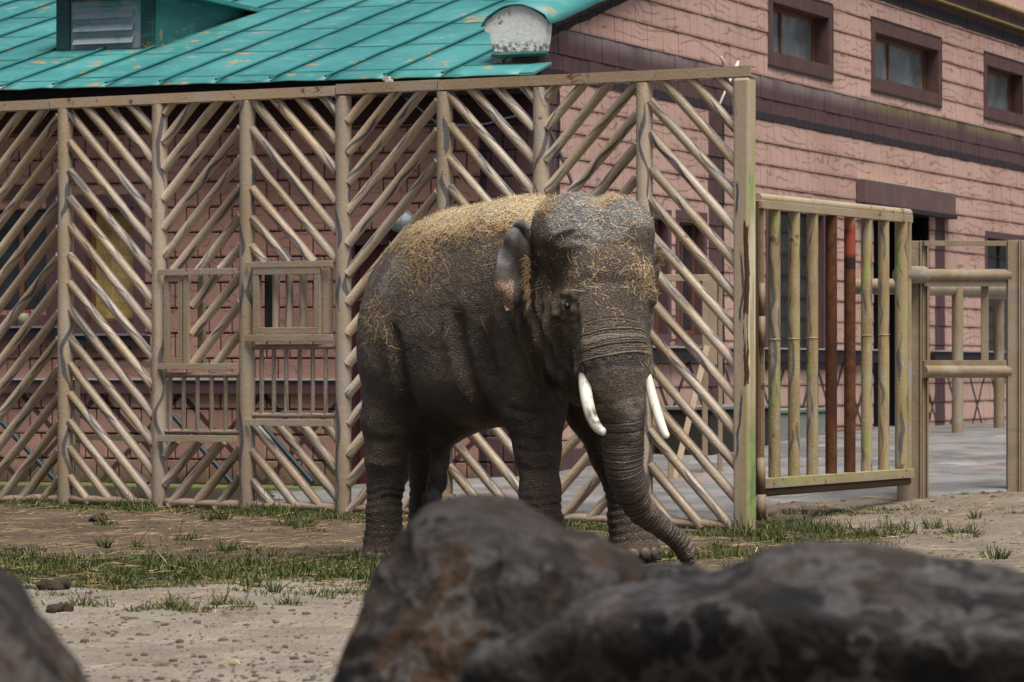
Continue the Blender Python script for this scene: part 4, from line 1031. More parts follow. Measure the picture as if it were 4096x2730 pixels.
def relax(V, Fq, it=2, lam=.5):
    e = np.concatenate([Fq[:, [0, 1]], Fq[:, [1, 2]], Fq[:, [2, 3]], Fq[:, [3, 0]]]); n = len(V)
    deg = np.bincount(e[:, 0], minlength=n) + np.bincount(e[:, 1], minlength=n)
    for _ in range(it):
        S = np.zeros_like(V)
        for a in range(3): S[:, a] = np.bincount(e[:, 0], V[e[:, 1], a], n) + np.bincount(e[:, 1], V[e[:, 0], a], n)
        V = V * (1 - lam) + lam * S / np.maximum(deg, 1)[:, None]
    return V
def vnormals(V, Fq):
    fn = np.cross(V[Fq[:, 2]] - V[Fq[:, 0]], V[Fq[:, 3]] - V[Fq[:, 1]]); N = np.zeros_like(V)
    for k in range(4):
        for a in range(3): N[:, a] += np.bincount(Fq[:, k], fn[:, a], len(V))
    return N / (np.linalg.norm(N, axis=1, keepdims=True) + 1e-9)

# ------------------------------------------------------------------ the elephant
def rr(px, dep): return px * .4352 * dep / FPX           # size in overview pixels -> metres
YAW = R(-45); HYAW = R(-64)
el = SDF((-1.45, 25.45, -.02), (1.35, 28.85, 2.85), .0135)
# trunk of the body
el.ell((-.27, 27.55, 1.73), (.93, .61, .73), YAW, .12, 2.25)
el.ell(PD(1215, 640, 27.1), (.55, .54, .585), YAW, .22)                       # shoulders
el.ell(PD(1085, 620, 27.5), (.60, .44, .42), YAW, .15, tilt=R(10))            # back
el.ell((-.62, 27.93, 1.46), (.43, .45, .72), YAW, .18)                       # rump
el.ell(PD(928, 800, 27.66), (.33, .31, .50), YAW, .15)                       # near haunch
el.ell((-.10, 27.35, 1.30), (.66, .48, .30), YAW, .2)                         # belly
# legs: near hind, far hind, near front, far front
el.chain([PD(922, 860, 27.7), PD(896, 960, 27.72), PD(890, 1050, 27.74), PD(887, 1110, 27.78), PD(882, 1180, 27.8), PD(882, 1240, 27.8), PD(882, 1272, 27.78)], [.29, .215, .150, .120, .116, .138, .150], .07)
el.ell(PD(880, 1276, 27.76), (.175, .17, .085), YAW, .05)
el.chain([PD(965, 890, 28.3), PD(970, 990, 28.3), PD(975, 1070, 28.3), PD(975, 1170, 28.35), PD(974, 1235, 28.3), PD(974, 1262, 28.3)], [.30, .19, .115, .108, .125, .145], .06)
el.chain([PD(1222, 760, 26.95), PD(1222, 870, 26.9), PD(1228, 940, 26.88), PD(1235, 1040, 26.86), PD(1241, 1130, 26.85), PD(1243, 1210, 26.85), PD(1245, 1285, 26.82)], [.40, .28, .215, .158, .136, .150, .175], .08)
el.chain([PD(1355, 830, 27.3), PD(1378, 930, 27.3), PD(1412, 1030, 27.3), PD(1438, 1120, 27.3), PD(1446, 1190, 27.3), PD(1458, 1250, 27.28), PD(1462, 1270, 27.26)], [.33, .25, .175, .138, .140, .160, .165], .07)
el.ell(PD(1464, 1272, 27.22), (.19, .175, .085), YAW, .05)
for dx, dy, r_ in ((1424, 1276, .050), (1452, 1272, .058), (1482, 1271, .050), (1501, 1270, .036)): el.ell(PD(dx, dy, 27.06 if dx < 1490 else 27.12), (r_, .05, .048), 0, .02)
for dx, dy, r_ in ((838, 1274, .042), (862, 1277, .046), (890, 1277, .046), (915, 1273, .04)): el.ell(PD(dx, dy, 27.62), (r_, .04, .04), 0, .02)
# bull's sheath hanging between the hind legs, and the dark underside
el.chain([PD(1030, 965, 27.75), PD(1012, 1010, 27.75), PD(1010, 1060, 27.75), PD(1006, 1105, 27.75), PD(992, 1145, 27.72), PD(984, 1172, 27.7)], [.12, .085, .066, .066, .055, .042], .05)
el.ell(PD(1015, 960, 27.9), (.42, .22, .15), YAW, .1)
# neck, head
el.ell(PD(1290, 680, 26.75), (.50, .40, .58), YAW, .16)
el.ell(PD(1366, 570, 26.42), (.39, .39, .365), HYAW, .08)                   # skull
el.ell(PD(1302, 530, 26.38), (.26, .24, .252), HYAW, .07)                    # two domes
el.ell(PD(1430, 536, 26.30), (.26, .222, .25), HYAW, .07)
el.ell(PD(1400, 640, 26.20), (.32, .315, .27), HYAW, .10)                    # brow
el.ell(PD(1384, 715, 26.22), (.30, .31, .30), HYAW, .10)                    # face
el.ell(PD(1290, 735, 26.42), (.26, .20, .33), HYAW, .10)                     # near cheek
el.ell(PD(1318, 842, 26.35), (.20, .13, .16), HYAW, .10)                     # jaw
el.ell(PD(1345, 905, 26.45), (.16, .12, .10), HYAW, .08)
el.ell(PD(1445, 745, 26.2), (.18, .13, .26), HYAW, .10)                     # far cheek
TRK = [(1396, 690, 26.12, 88), (1401, 770, 26.02, 80), (1410, 830, 25.98, 78), (1417, 890, 25.96, 64), (1427, 950, 25.98, 50), (1430, 1010, 26.02, 44.5), (1434, 1070, 26.08, 41), (1446, 1120, 26.16, 37), (1468, 1164, 26.26, 32), (1503, 1197, 26.36, 27), (1541, 1227, 26.46, 22), (1569, 1255, 26.52, 18.5), (1581, 1284, 26.56, 14)]
tp = [PD(a, b, c) for a, b, c, d in TRK]; trd = [rr(d, c) for a, b, c, d in TRK]
# smooth the trunk axis
def spline(pts, rad, m=5):
    o, q = [], []; n = len(pts)
    for i in range(n - 1):
        p0, p1, p2, p3 = pts[max(i - 1, 0)], pts[i], pts[i + 1], pts[min(i + 2, n - 1)]
        for k in range(m):
            t = k / m; o.append(.5 * ((2 * p1) + (p2 - p0) * t + (2 * p0 - 5 * p1 + 4 * p2 - p3) * t * t + (3 * p1 - p0 - 3 * p2 + p3) * t ** 3)); q.append(rad[i] + (rad[i + 1] - rad[i]) * t)
    return o + [pts[-1]], q + [rad[-1]]
tpS, trS = spline(tp, trd, 3)
el.chain(tpS, trS, .035)
el.cone(PD(1330, 770, 26.15), PD(1345, 850, 26.0), .085, .080, .07)         # tusk sheaths
el.cone(PD(1470, 780, 26.12), PD(1486, 858, 26.02), .06, .062, .06)
# eye hollows and brows
el.ell(PD(1297, 701, 25.98), (.04, .05, .026), HYAW, .03, sub=True)
el.cone(PD(1270, 672, 26.13), PD(1312, 678, 26.02), .030, .028, .05)
el.cone(PD(1276, 722, 26.12), PD(1318, 728, 26.03), .022, .022, .04)
el.ell(PD(1300, 701, 26.07), (.05, .045, .042), 0, .02)
el.cone(PD(1494, 676, 26.08), PD(1500, 690, 26.1), .045, .04, .05)
# temple hollow
el.ell(PD(1262, 622, 26.11), (.12, .11, .15), HYAW, .10, sub=True)
V, Fq = el.mesh(); V = relax(V, Fq, 3, .45)
keep = V[:, 2]; V[:, 2] = np.maximum(V[:, 2], .0)
N = vnormals(V, Fq)
# trunk coordinate
tpa = np.array([tuple(p) for p in tpS]); seg = np.linalg.norm(np.diff(tpa, axis=0), axis=1); cum = np.concatenate([[0], np.cumsum(seg)])
bd = np.full(len(V), 9.0); bt = np.zeros(len(V)); br = np.ones(len(V))
for i in range(len(tpa) - 1):
    ab = tpa[i + 1] - tpa[i]; h = np.clip(((V - tpa[i]) @ ab) / (ab @ ab), 0, 1); d = np.linalg.norm(V - tpa[i] - h[:, None] * ab, axis=1)
    r_i = trS[i] + (trS[i + 1] - trS[i]) * h; rel = d - r_i; mk = rel < bd
    bd[mk] = rel[mk]; bt[mk] = (cum[i] + h * seg[i])[mk]; br[mk] = r_i[mk]
tw = np.clip(1 - (bd - .01) / .05, 0, 1) * sm(.12, .34, bt)
U = 512 + FPX * V[:, 0] / V[:, 1]; Wd = (HOR - FPX * (V[:, 2] - HC) / V[:, 1]) / .4352; Ud = U / .4352    # only to find skin regions named above
# real folds: trunk rings, neck folds, leg wrinkles, general unevenness
wz_ = np.array([mnoise.noise(Vector((a * 11, b * 11, c * 15 + 3))) for a, b, c in V]); nzf = np.array([mnoise.noise(Vector((a * 5, b * 5, c * 5))) for a, b, c in V]); nzg = np.array([mnoise.noise(Vector((a * 2.2, b * 2.2, c * 2.2 + 7))) for a, b, c in V])
disp = .009 * nzf + .014 * nzg - .006 * np.abs(wz_)
per = np.interp(bt, [.2, .8, 1.6, 2.2], [.046, .036, .031, .026]); disp += tw * .0040 * np.sin(2 * math.pi * (bt + .012 * nzf) / per) * np.clip(.6 + nzf, .2, 1.2)
neck = np.exp(-(((V[:, 0] - PD(1262, 770, 26.5).x) / .16) ** 2)) * sm(1.0, 1.35, V[:, 2]) * sm(2.05, 1.75, V[:, 2]) * (V[:, 1] < 26.95)
disp += neck * .016 * np.sin((V[:, 0] * 1.0 - (V[:, 2] - 1.6) ** 2 * .35 + V[:, 2] * .10) * 2 * math.pi / .062)
legz = sm(.62, .45, V[:, 2]) * (1 - tw); disp += legz * .005 * np.sin(2 * math.pi * (V[:, 2] + .035 * nzf + .02 * nzg) / .055)
# creases and folds of the near side
def plinedist(pl):
    best = np.full(len(V), 1e9); side = np.zeros(len(V)); tpos = np.zeros(len(V)); acc_ = 0.0; tot = sum(math.hypot(b[0] - a[0], b[1] - a[1]) for a, b in zip(pl[:-1], pl[1:]))
    for (ax_, ay_), (bx_, by_) in zip(pl[:-1], pl[1:]):
        dx, dy = bx_ - ax_, by_ - ay_; l2 = dx * dx + dy * dy; h = np.clip(((Ud - ax_) * dx + (Wd - ay_) * dy) / l2, 0, 1)
        ex, ey = Ud - ax_ - h * dx, Wd - ay_ - h * dy; d_ = np.hypot(ex, ey); mk = d_ < best
        best[mk] = d_[mk]; side[mk] = np.sign(dx * ey - dy * ex)[mk]; tpos[mk] = ((acc_ + h * math.sqrt(l2)) / tot)[mk]; acc_ += math.sqrt(l2)
    return best, side, tpos
front = sm(.25, -.15, N[:, 1])
CREASE = [([(900, 740), (918, 830), (938, 910), (957, 968)], .035, 12, 1), ([(1048, 700), (1062, 800), (1085, 890), (1120, 950), (1158, 985)], .040, 14, 1), ([(1128, 720), (1122, 800), (1140, 880)], .018, 12, 1),
    ([(1218, 690), (1234, 745), (1262, 810), (1302, 868), (1320, 900)], .034, 9, 1), ([(1238, 690), (1258, 755), (1292, 815), (1318, 850)], .026, 8, 1), ([(1258, 700), (1272, 750), (1296, 792), (1318, 820)], .018, 8, 1), ([(1198, 715), (1212, 780), (1245, 850), (1290, 905)], .030, 10, 1), ([(1176, 730), (1190, 800), (1220, 870), (1262, 930)], .020, 10, 1),
    ([(1268, 696), (1284, 684), (1304, 684), (1322, 697), (1330, 712)], .009, 6, 1), ([(1270, 708), (1286, 722), (1306, 728), (1324, 722)], .009, 6, -1), ([(1262, 690), (1252, 712), (1262, 740), (1286, 752)], .008, 7, 1), ([(1276, 738), (1300, 746), (1322, 742)], .010, 6, 1),
    ([(1326, 720), (1322, 770), (1318, 820), (1324, 858)], .022, 10, -1), ([(1240, 560), (1262, 590), (1268, 640), (1258, 690)], .030, 14, 1), ([(1372, 436), (1372, 500), (1380, 575)], .036, 24, 1), ([(1262, 560), (1300, 548), (1350, 552), (1400, 565), (1450, 560), (1495, 560)], .012, 11, 1),
    ([(1270, 530), (1310, 518), (1350, 515)], .006, 6, 1), ([(1280, 545), (1320, 534), (1362, 530)], .006, 6, 1), ([(1330, 640), (1380, 650), (1430, 650), (1480, 640)], .010, 12, 1), ([(945, 935), (958, 950), (975, 975)], .016, 7, 1), ([(962, 930), (978, 952), (1000, 975)], .010, 7, 1),
    ([(1160, 930), (1200, 948), (1250, 945), (1290, 925)], .012, 9, 1), ([(1175, 1000), (1220, 1012), (1280, 1003)], .009, 7, 1), ([(1180, 1030), (1230, 1040), (1284, 1032)], .009, 7, 1), ([(1188, 1075), (1230, 1084), (1284, 1078)], .008, 7, 1), ([(830, 1000), (870, 1015), (930, 1005)], .008, 8, 1), ([(842, 1045), (880, 1055), (928, 1048)], .008, 8, 1)]
for pl, dep_, wd_, sg in CREASE:
    d_, s_, t_ = plinedist(pl); fade = sm(0, .12, t_) * sm(1, .85, t_) * front
    disp += fade * (-dep_ * np.exp(-(d_ / wd_) ** 2) + .55 * dep_ * np.exp(-((d_ - 1.7 * wd_) / (1.1 * wd_)) ** 2) * np.where(s_ * sg > 0, 1.0, .35))
V = V + N * disp[:, None]; V = relax(V, Fq, 1, .3); N = vnormals(V, Fq)
# hay / dust density
def blob(x, y, dep, r): c = np.array(tuple(PD(x, y, dep))); return np.exp(-((V - c) ** 2).sum(1) / r ** 2)
up = sm(.35, .85, N[:, 2])
back = sm(1.95, 2.25, V[:, 2]) * sm(.40, .80, N[:, 2]) * (Ud < 1330)
dustA = np.clip(sm(2.12, 2.42, V[:, 2] + .12 * nzg) * sm(.25, .8, N[:, 2]), 0, 1)
ELMAT = NT('elephant_skin'); n = ELMAT; p = n.pos()
big = n.noise(p, 1.9, 5, .6); med = n.noise(p, 7, 5, .65); fine = n.noise(p, 48, 4, .6)
c = n.mix(n.ss(big, .36, .66), (.080, .055, .038), (.138, .099, .070))
c = n.mix(n.mul(n.ss(med, .48, .68), .5), c, (.165, .130, .100)); c = n.mix(n.mul(n.ss(n.noise(n.vmul(p, (26, 26, 9)), 1.0, 4, .65), .54, .72), .35), c, (.22, .18, .14))
c = n.mix(n.mul(n.ss(n.noise(n.vadd(p, (3, 8, 1)), 1.4, 3), .50, .64), .6), c, (.045, .031, .022))
du = n.attr('dust'); c = n.mix(n.mul(n.ss(n.add(du, n.mul(n.sub(med, .5), .7)), .18, .6), .88), c, n.mix(n.ss(med, .4, .6), (.22, .21, .20), (.34, .325, .305)))
hy = n.attr('hayd'); c = n.mix(n.mul(n.ss(n.add(hy, n.mul(n.sub(n.noise(p, 9, 6, .8), .5), 2.2)), .5, .8), .88), c, n.mix(n.ss(n.noise(p, 60, 3, .7), .4, .62), (.36, .26, .16), (.70, .61, .47)))
tw_ = n.attr('trunk_w'); tt_ = n.attr('trunk_t')
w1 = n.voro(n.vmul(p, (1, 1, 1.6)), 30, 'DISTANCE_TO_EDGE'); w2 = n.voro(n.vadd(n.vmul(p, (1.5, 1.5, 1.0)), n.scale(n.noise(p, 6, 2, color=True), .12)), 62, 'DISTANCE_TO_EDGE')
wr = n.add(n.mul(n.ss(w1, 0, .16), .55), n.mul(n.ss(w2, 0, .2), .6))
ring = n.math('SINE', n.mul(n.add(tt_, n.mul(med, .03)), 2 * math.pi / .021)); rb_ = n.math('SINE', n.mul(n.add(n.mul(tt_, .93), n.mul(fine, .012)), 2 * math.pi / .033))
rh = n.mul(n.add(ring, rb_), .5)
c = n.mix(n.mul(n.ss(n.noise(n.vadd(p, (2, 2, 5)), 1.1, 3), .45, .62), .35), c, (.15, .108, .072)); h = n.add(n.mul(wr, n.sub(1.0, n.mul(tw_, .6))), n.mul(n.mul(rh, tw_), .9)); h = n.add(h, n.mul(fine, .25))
c = n.scale(c, n.add(.74, n.mul(n.mn(wr, 1.15), .32)))  # crease shade put into the colour, as the bump alone stays faint
c = n.mix(n.mul(n.mul(n.ss(rh, .15, .8), tw_), .7), c, (.27, .21, .155)); c = n.mix(n.mul(n.mul(n.ss(rh, -.2, -.8), tw_), .75), c, (.030, .023, .018))  # trunk rings likewise: pale ridges and dark grooves painted as relief shading
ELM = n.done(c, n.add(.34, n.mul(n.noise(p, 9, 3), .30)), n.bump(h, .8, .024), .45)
eleph = tag(empty('elephant', (-.1, 27.4, 0)), 'tusked brown grey elephant with hay on its back standing before the fence', 'elephant')
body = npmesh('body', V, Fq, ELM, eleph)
attr(body.data, 'trunk_w', tw); attr(body.data, 'trunk_t', bt)
hayd = np.clip(1.35 * sm(2.08, 2.46, V[:, 2] + .20 * nzg + .14 * nzf) * sm(.30, .75, N[:, 2]) * sm(1290, 1235, Ud), 0, 1.2)
hayd = np.maximum(hayd, .75 * blob(890, 745, 27.5, .17)); hayd = np.maximum(hayd, .85 * blob(1010, 600, 27.3, .22)); hayd = np.maximum(hayd, .80 * blob(1395, 462, 26.25, .085))
attr(body.data, 'hayd', hayd * .9)
head_d = np.clip(sm(2.16, 2.38, V[:, 2] + .10 * nzg) * sm(1245, 1275, Ud) * sm(-.2, .4, N[:, 2]) + .6 * blob(930, 640, 27.4, .22) + .4 * blob(1200, 560, 26.9, .3) + .6 * blob(1460, 960, 25.8, .1) + .45 * blob(1008, 1080, 27.68, .10) + .5 * blob(995, 1140, 27.66, .08) + .35 * blob(815, 790, 27.9, .16), 0, 1)  # dust on head and back, plus the sheath's pale sheen put into colour
attr(body.data, 'dust', head_d)
# tusks
n = NT('ivory'); p = n.pos(); x, y, z = n.sep(p); f = n.noise(n.vmul(p, (8, 8, 3)), 1.0, 5, .6)
c = n.mix(n.ss(f, .35, .7), (.62, .57, .46), (.72, .70, .62)); c = n.mix(n.mul(n.ss(n.noise(n.vmul(p, (16, 16, 4)), 1.0, 4), .58, .68), .6), c, (.34, .24, .12))
c = n.mix(n.mul(n.attr('worn'), n.ss(n.noise(p, 12, 4), .25, .5)), c, (.10, .085, .065)); M_IV = n.done(c, .42, n.bump(f, .15, .01), .45)
def tusk(pts, rads, worn):
    p_, r_ = spline([PD(*q) for q in pts], [rr(a, 25.9) for a in rads], 5); m = MB(); m.tube(p_, r_, 18); o = m.build('tusk', M_IV, eleph, True)
    co = np.array([v.co for v in o.data.vertices]) + np.array(wloc(eleph)); ax = np.array([tuple(q) for q in p_])
    w = np.zeros(len(co))
    if worn:
        k = np.repeat(np.arange(len(p_)), 18); f = k / (len(p_) - 1); rel = co - ax[k]
        w = sm(.38, .5, f) * sm(.86, .74, f) * sm(-.2, .7, rel @ np.array([.5, -.75, .35]) / (np.array(r_)[k] + 1e-6))
    attr(o.data, 'worn', w)
tusk([(1343, 845, 25.95), (1344, 885, 25.88), (1350, 924, 25.78), (1359, 957, 25.70), (1372, 981, 25.64), (1385, 992, 25.60), (1389, 994, 25.59)], [13, 14.5, 14.5, 13.5, 12, 9.5, 5], True)
tusk([(1486, 850, 25.98), (1494, 890, 25.94), (1503, 925, 25.88), (1514, 960, 25.82), (1524, 988, 25.78), (1531, 1002, 25.76), (1533, 1006, 25.76)], [8, 11, 11.5, 11, 10, 8.5, 4.5], False)
# toenails
M_NAIL = plain('toenail', (.115, .09, .068), .55, .4, .4, 20)
def lump(name, c, r, mat, yaw=0.0):
    V2, F2 = [], []; cy_, sy_ = math.cos(yaw), math.sin(yaw)
    for i in range(9):
        for k in range(12):
            ph = math.pi * i / 8 - math.pi / 2; th = 2 * math.pi * k / 12; x_, y_, z_ = math.cos(ph) * math.cos(th) * r[0], math.cos(ph) * math.sin(th) * r[1], math.sin(ph) * r[2]
            V2.append(c + Vector((x_ * cy_ - y_ * sy_, x_ * sy_ + y_ * cy_, z_)))
    for i in range(8):
        for k in range(12): F2.append((i * 12 + k, i * 12 + (k + 1) % 12, (i + 1) * 12 + (k + 1) % 12, (i + 1) * 12 + k))
    m = MB(); m.add(V2, F2); return m.build(name, mat, eleph, True)
for dx, dy, dd, r_, yw in ((1427, 1276, 27.035, .040, -.4), (1454, 1274, 27.005, .048, 0), (1483, 1272, 27.02, .042, .3), (1503, 1270, 27.09, .03, .7)): lump('toenail', PD(dx, dy, dd), (r_, .020, .042), M_NAIL, yw)
for dx, dy, dd, r_, yw in ((848, 1277, 27.60, .036, -.3), (872, 1279, 27.585, .040, 0), (898, 1278, 27.60, .036, .3)): lump('toenail', PD(dx, dy, dd), (r_, .020, .03), M_NAIL, yw)
# eye
m = MB(); ec = PD(1303, 703, 26.0)
V2, F2 = [], []
for i in range(9):
    for k in range(14): ph = math.pi * i / 8 - math.pi / 2; th = 2 * math.pi * k / 14; V2.append(ec + Vector((math.cos(ph) * math.cos(th), math.cos(ph) * math.sin(th), math.sin(ph))) * .021)
for i in range(8):
    for k in range(14): F2.append((i * 14 + k, i * 14 + (k + 1) % 14, (i + 1) * 14 + (k + 1) % 14, (i + 1) * 14 + k))
m.add(V2, F2); m.build('eye', plain('eye_dark', (.012, .009, .007), .3, .5), eleph, True)
# ears
n = NT('ear_skin'); p = n.pos(); f = n.noise(p, 7, 5, .6); g = n.attr('pink')
c = n.mix(n.ss(f, .38, .62), (.080, .066, .055), (.045, .036, .029)); c = n.mix(n.ss(n.attr('grey'), .2, .9), c, n.mix(n.ss(f, .4, .6), (.19, .185, .185), (.10, .095, .092)))  # 'grey' paints reflected light onto the upper outer edge and the fold
sp = n.voro(p, 70, 'F1'); spots = n.ss(sp, .34, .5)
c = n.mix(n.mul(n.ss(n.add(g, n.mul(n.sub(f, .5), .6)), .35, .5), spots), c, (.34, .22, .155))
c = n.mix(n.mul(n.ss(n.noise(p, 16, 4), .55, .7), .35), c, (.06, .048, .038))
M_EAR = n.done(c, .85, n.bump(n.add(n.voro(p, 40, 'DISTANCE_TO_EDGE'), f), .4, .01), .25)
def ear(rows, d_in, d_out, bulge):
    nu = 14; V3 = []; pk = []; gy_ = []
    for j, (y_, xl, xr) in enumerate(rows):
        for k in range(nu + 1):
            f = k / nu; X = xr + (xl - xr) * f
            dep = d_in + (d_out - d_in) * f - bulge * math.sin(f * math.pi) + .03 * math.sin(j * .9 + f * 4)
            X += (f ** 3) * 4.5 * math.sin(j * 2.1 + 1); V3.append(PD(X, y_ + 2.5 * math.sin(f * 5 + j), dep)); pk.append(.62 * sm(618, 660, y_) * sm(.25, .55, f) + .5 * sm(690, 712, y_)); gy_.append(sm(.25, .8, f) * sm(640, 590, y_))
    F3 = [(j * (nu + 1) + k, j * (nu + 1) + k + 1, (j + 1) * (nu + 1) + k + 1, (j + 1) * (nu + 1) + k) for j in range(len(rows) - 1) for k in range(nu)]
    m = MB(); m.add(V3, F3); o = m.build('ear', M_EAR, eleph, True); attr(o.data, 'pink', pk); attr(o.data, 'grey', gy_)
    q = o.modifiers.new('t', 'SOLIDIFY'); q.thickness = .014; q.offset = 0; q = o.modifiers.new('s', 'SUBSURF'); q.levels = 1; q.render_levels = 1
    return o
ear([(524, 1176, 1212), (532, 1170, 1216), (545, 1161, 1219), (558, 1154, 1222), (572, 1149, 1224), (590, 1144, 1225), (607, 1140, 1226), (625, 1136, 1226), (642, 1132, 1225), (660, 1130, 1222), (675, 1137, 1212), (688, 1145, 1204), (700, 1152, 1195), (710, 1160, 1187), (716, 1166, 1180)], 26.42, 26.32, .05)
# folded top of the ear
V3 = []; F3 = []
for j in range(9):
    f = j / 8; a = PD(1173 + 37 * f, 521 + 14 * f - 6 * math.sin(f * 3.1), 26.33 + .06 * f); 
    for k in range(7):
        th = -0.4 + 3.6 * k / 6; V3.append(a + Vector((.006 * k, -.020 * math.sin(th) - .012, .020 * (1 - math.cos(th)) * (1.0 - .4 * f) + .0)))
for j in range(8):
    for k in range(6): q = j * 7 + k; F3.append((q, q + 1, q + 8, q + 7))
m = MB(); m.add(V3, F3); o = m.build('ear_fold', M_EAR, eleph, True); attr(o.data, 'pink', np.zeros(len(V3))); attr(o.data, 'grey', np.ones(len(V3))); q = o.modifiers.new('t', 'SOLIDIFY'); q.thickness = .016; q = o.modifiers.new('s', 'SUBSURF'); q.levels = 1; q.render_levels = 1
o = ear([(560, 1502, 1494), (575, 1508, 1494), (595, 1513, 1495), (615, 1514, 1495), (640, 1511, 1495), (660, 1506, 1495), (672, 1501, 1496)], 26.5, 26.75, .02)
# ear hair: tufts of fine strands
def tuft(name, roots, dirs, cnt_, L, mat):
    m = MB()
    for i in range(cnt_):
        k = random.randrange(len(roots)); a = roots[k] + Vector((random.gauss(0, .006), random.gauss(0, .01), random.gauss(0, .022))); d = (dirs[k] + Vector((random.gauss(0, .35), random.gauss(0, .3), random.gauss(0, .35)))).normalized(); l = L * random.uniform(.5, 1.1)
        b = a + d * l * .5; c_ = b + (d + Vector((0, 0, -.7))).normalized() * l * .5; w = .0021
        sd_ = Vector((random.uniform(-1, 1), .2, random.uniform(-1, 1))).normalized() * w
        m.add([a - sd_, a + sd_, b + sd_ * .7, b - sd_ * .7, c_ + sd_ * .15, c_ - sd_ * .15], [(0, 1, 2, 3), (3, 2, 4, 5)])
    return m.build(name, mat, eleph)
M_HAIR = plain('ginger_hair', (.26, .165, .08), .5, .3, .4, 30)
tuft('ear_hair', [PD(1216, 600 + 11 * i, 26.31) for i in range(9)], [Vector((-.6, -.25, .2 - .15 * i)) for i in range(9)], 260, .075, M_HAIR)
tuft('ear_hair', [PD(1508, 578 + 7 * i, 26.5) for i in range(5)], [Vector((.8, -.2, .1)) for i in range(5)], 130, .07, M_HAIR)
m = MB(); p_, r_ = spline([PD(860, 790, 28.3), PD(885, 900, 28.5), PD(915, 1000, 28.52), PD(928, 1070, 28.5), PD(930, 1092, 28.5), PD(928, 1112, 28.5)], [.05, .04, .03, .022, .03, .008], 4); m.tube(p_, r_, 10); m.build('tail', ELM, eleph, True)
# hay lying on the elephant
def hay_mat():
    n = NT('hay'); r = n.attr('tone'); p = n.pos()
    c = n.mix(n.ss(r, .0, .55), (.30, .17, .065), (.52, .38, .20)); c = n.mix(n.ss(r, .6, .85), c, (.66, .56, .38)); c = n.mix(n.ss(r, .93, .96), c, (.38, .38, .13))
    return n.done(c, .75, None, .2)
M_HAY = hay_mat()
def strips(name, A, D, Nn, L, Wd_, tone, mat, curl=.15):
    """many short bent blades in one mesh: start A, direction D, facing Nn"""
    A, D, Nn = map(lambda q: np.asarray(q, float), (A, D, Nn)); L = np.asarray(L)[:, None]; w = np.asarray(Wd_)[:, None]
    S = np.cross(D, Nn); S /= np.linalg.norm(S, axis=1, keepdims=True) + 1e-9
    mid = A + D * L * .5 + Nn * L * curl * rng.uniform(-.3, .6, L.shape); end = A + D * L + S * L * rng.uniform(-.25, .25, L.shape)
    Vv = np.stack([A - S * w, A + S * w, mid + S * w, mid - S * w, end + S * w * .6, end - S * w * .6], 1).reshape(-1, 3); b = np.arange(len(A))[:, None] * 6
    Fv = np.concatenate([b + np.array([[0, 1, 2, 3]]), b + np.array([[3, 2, 4, 5]])], 1).reshape(-1, 4)
    o = npmesh(name, Vv, Fv, mat, None, False); attr(o.data, 'tone', np.repeat(tone, 6)); return o
fc = V[Fq].mean(1); fN = N[Fq].mean(1); fN /= np.linalg.norm(fN, axis=1, keepdims=True)
hd_ = hayd[Fq].mean(1); Uf, Wf = Ud[Fq].mean(1), Wd[Fq].mean(1)
bl = lambda x, y, dep, r: np.exp(-((fc - np.array(tuple(PD(x, y, dep)))) ** 2).sum(1) / r ** 2)
dens = hd_ * 1.0 + .035 * sm(1.3, 2.2, fc[:, 2]) + .05 * sm(2.2, 2.45, fc[:, 2]) * (Uf > 1290) * (fN[:, 2] > .2)
dens += .45 * bl(1305, 628, 26.0, .08) + .75 * bl(1488, 640, 26.0, .10) + .9 * bl(1398, 460, 26.3, .09) + .3 * bl(1335, 830, 25.9, .06) + .3 * bl(1492, 830, 25.9, .07) + .3 * bl(1250, 480, 26.6, .2) + .035 * bl(1400, 540, 25.95, .3)
dens *= (fN[:, 1] < .45)
pr = dens / dens.sum(); K = 26000
pick = rng.choice(len(fc), K, p=pr); jit = rng.normal(0, .008, (K, 3)); T = rng.normal(0, 1, (K, 3)); nn = fN[pick]; T -= (T * nn).sum(1, keepdims=True) * nn; T /= np.linalg.norm(T, axis=1, keepdims=True)
T += nn * rng.uniform(-.10, .14, (K, 1)); T /= np.linalg.norm(T, axis=1, keepdims=True)
tone = np.clip(rng.uniform(0, 1, K) * .6 + .5 * sm(.75, 1.1, hd_[pick]) * sm(2.2, 2.5, fc[pick][:, 2]) * rng.uniform(.5, 1, K) + .2 * (Uf[pick] > 1280), 0, .92 + .08 * (rng.uniform(0, 1, K) > .85))
tag(strips('hay_on_elephant', fc[pick] + jit + nn * .004, T, nn, rng.gamma(1.2, .022, K) + .008, rng.uniform(.0008, .0020, K), tone, M_HAY), 'loose dry hay strewn over the elephant\'s back and head', 'hay', kind='stuff')
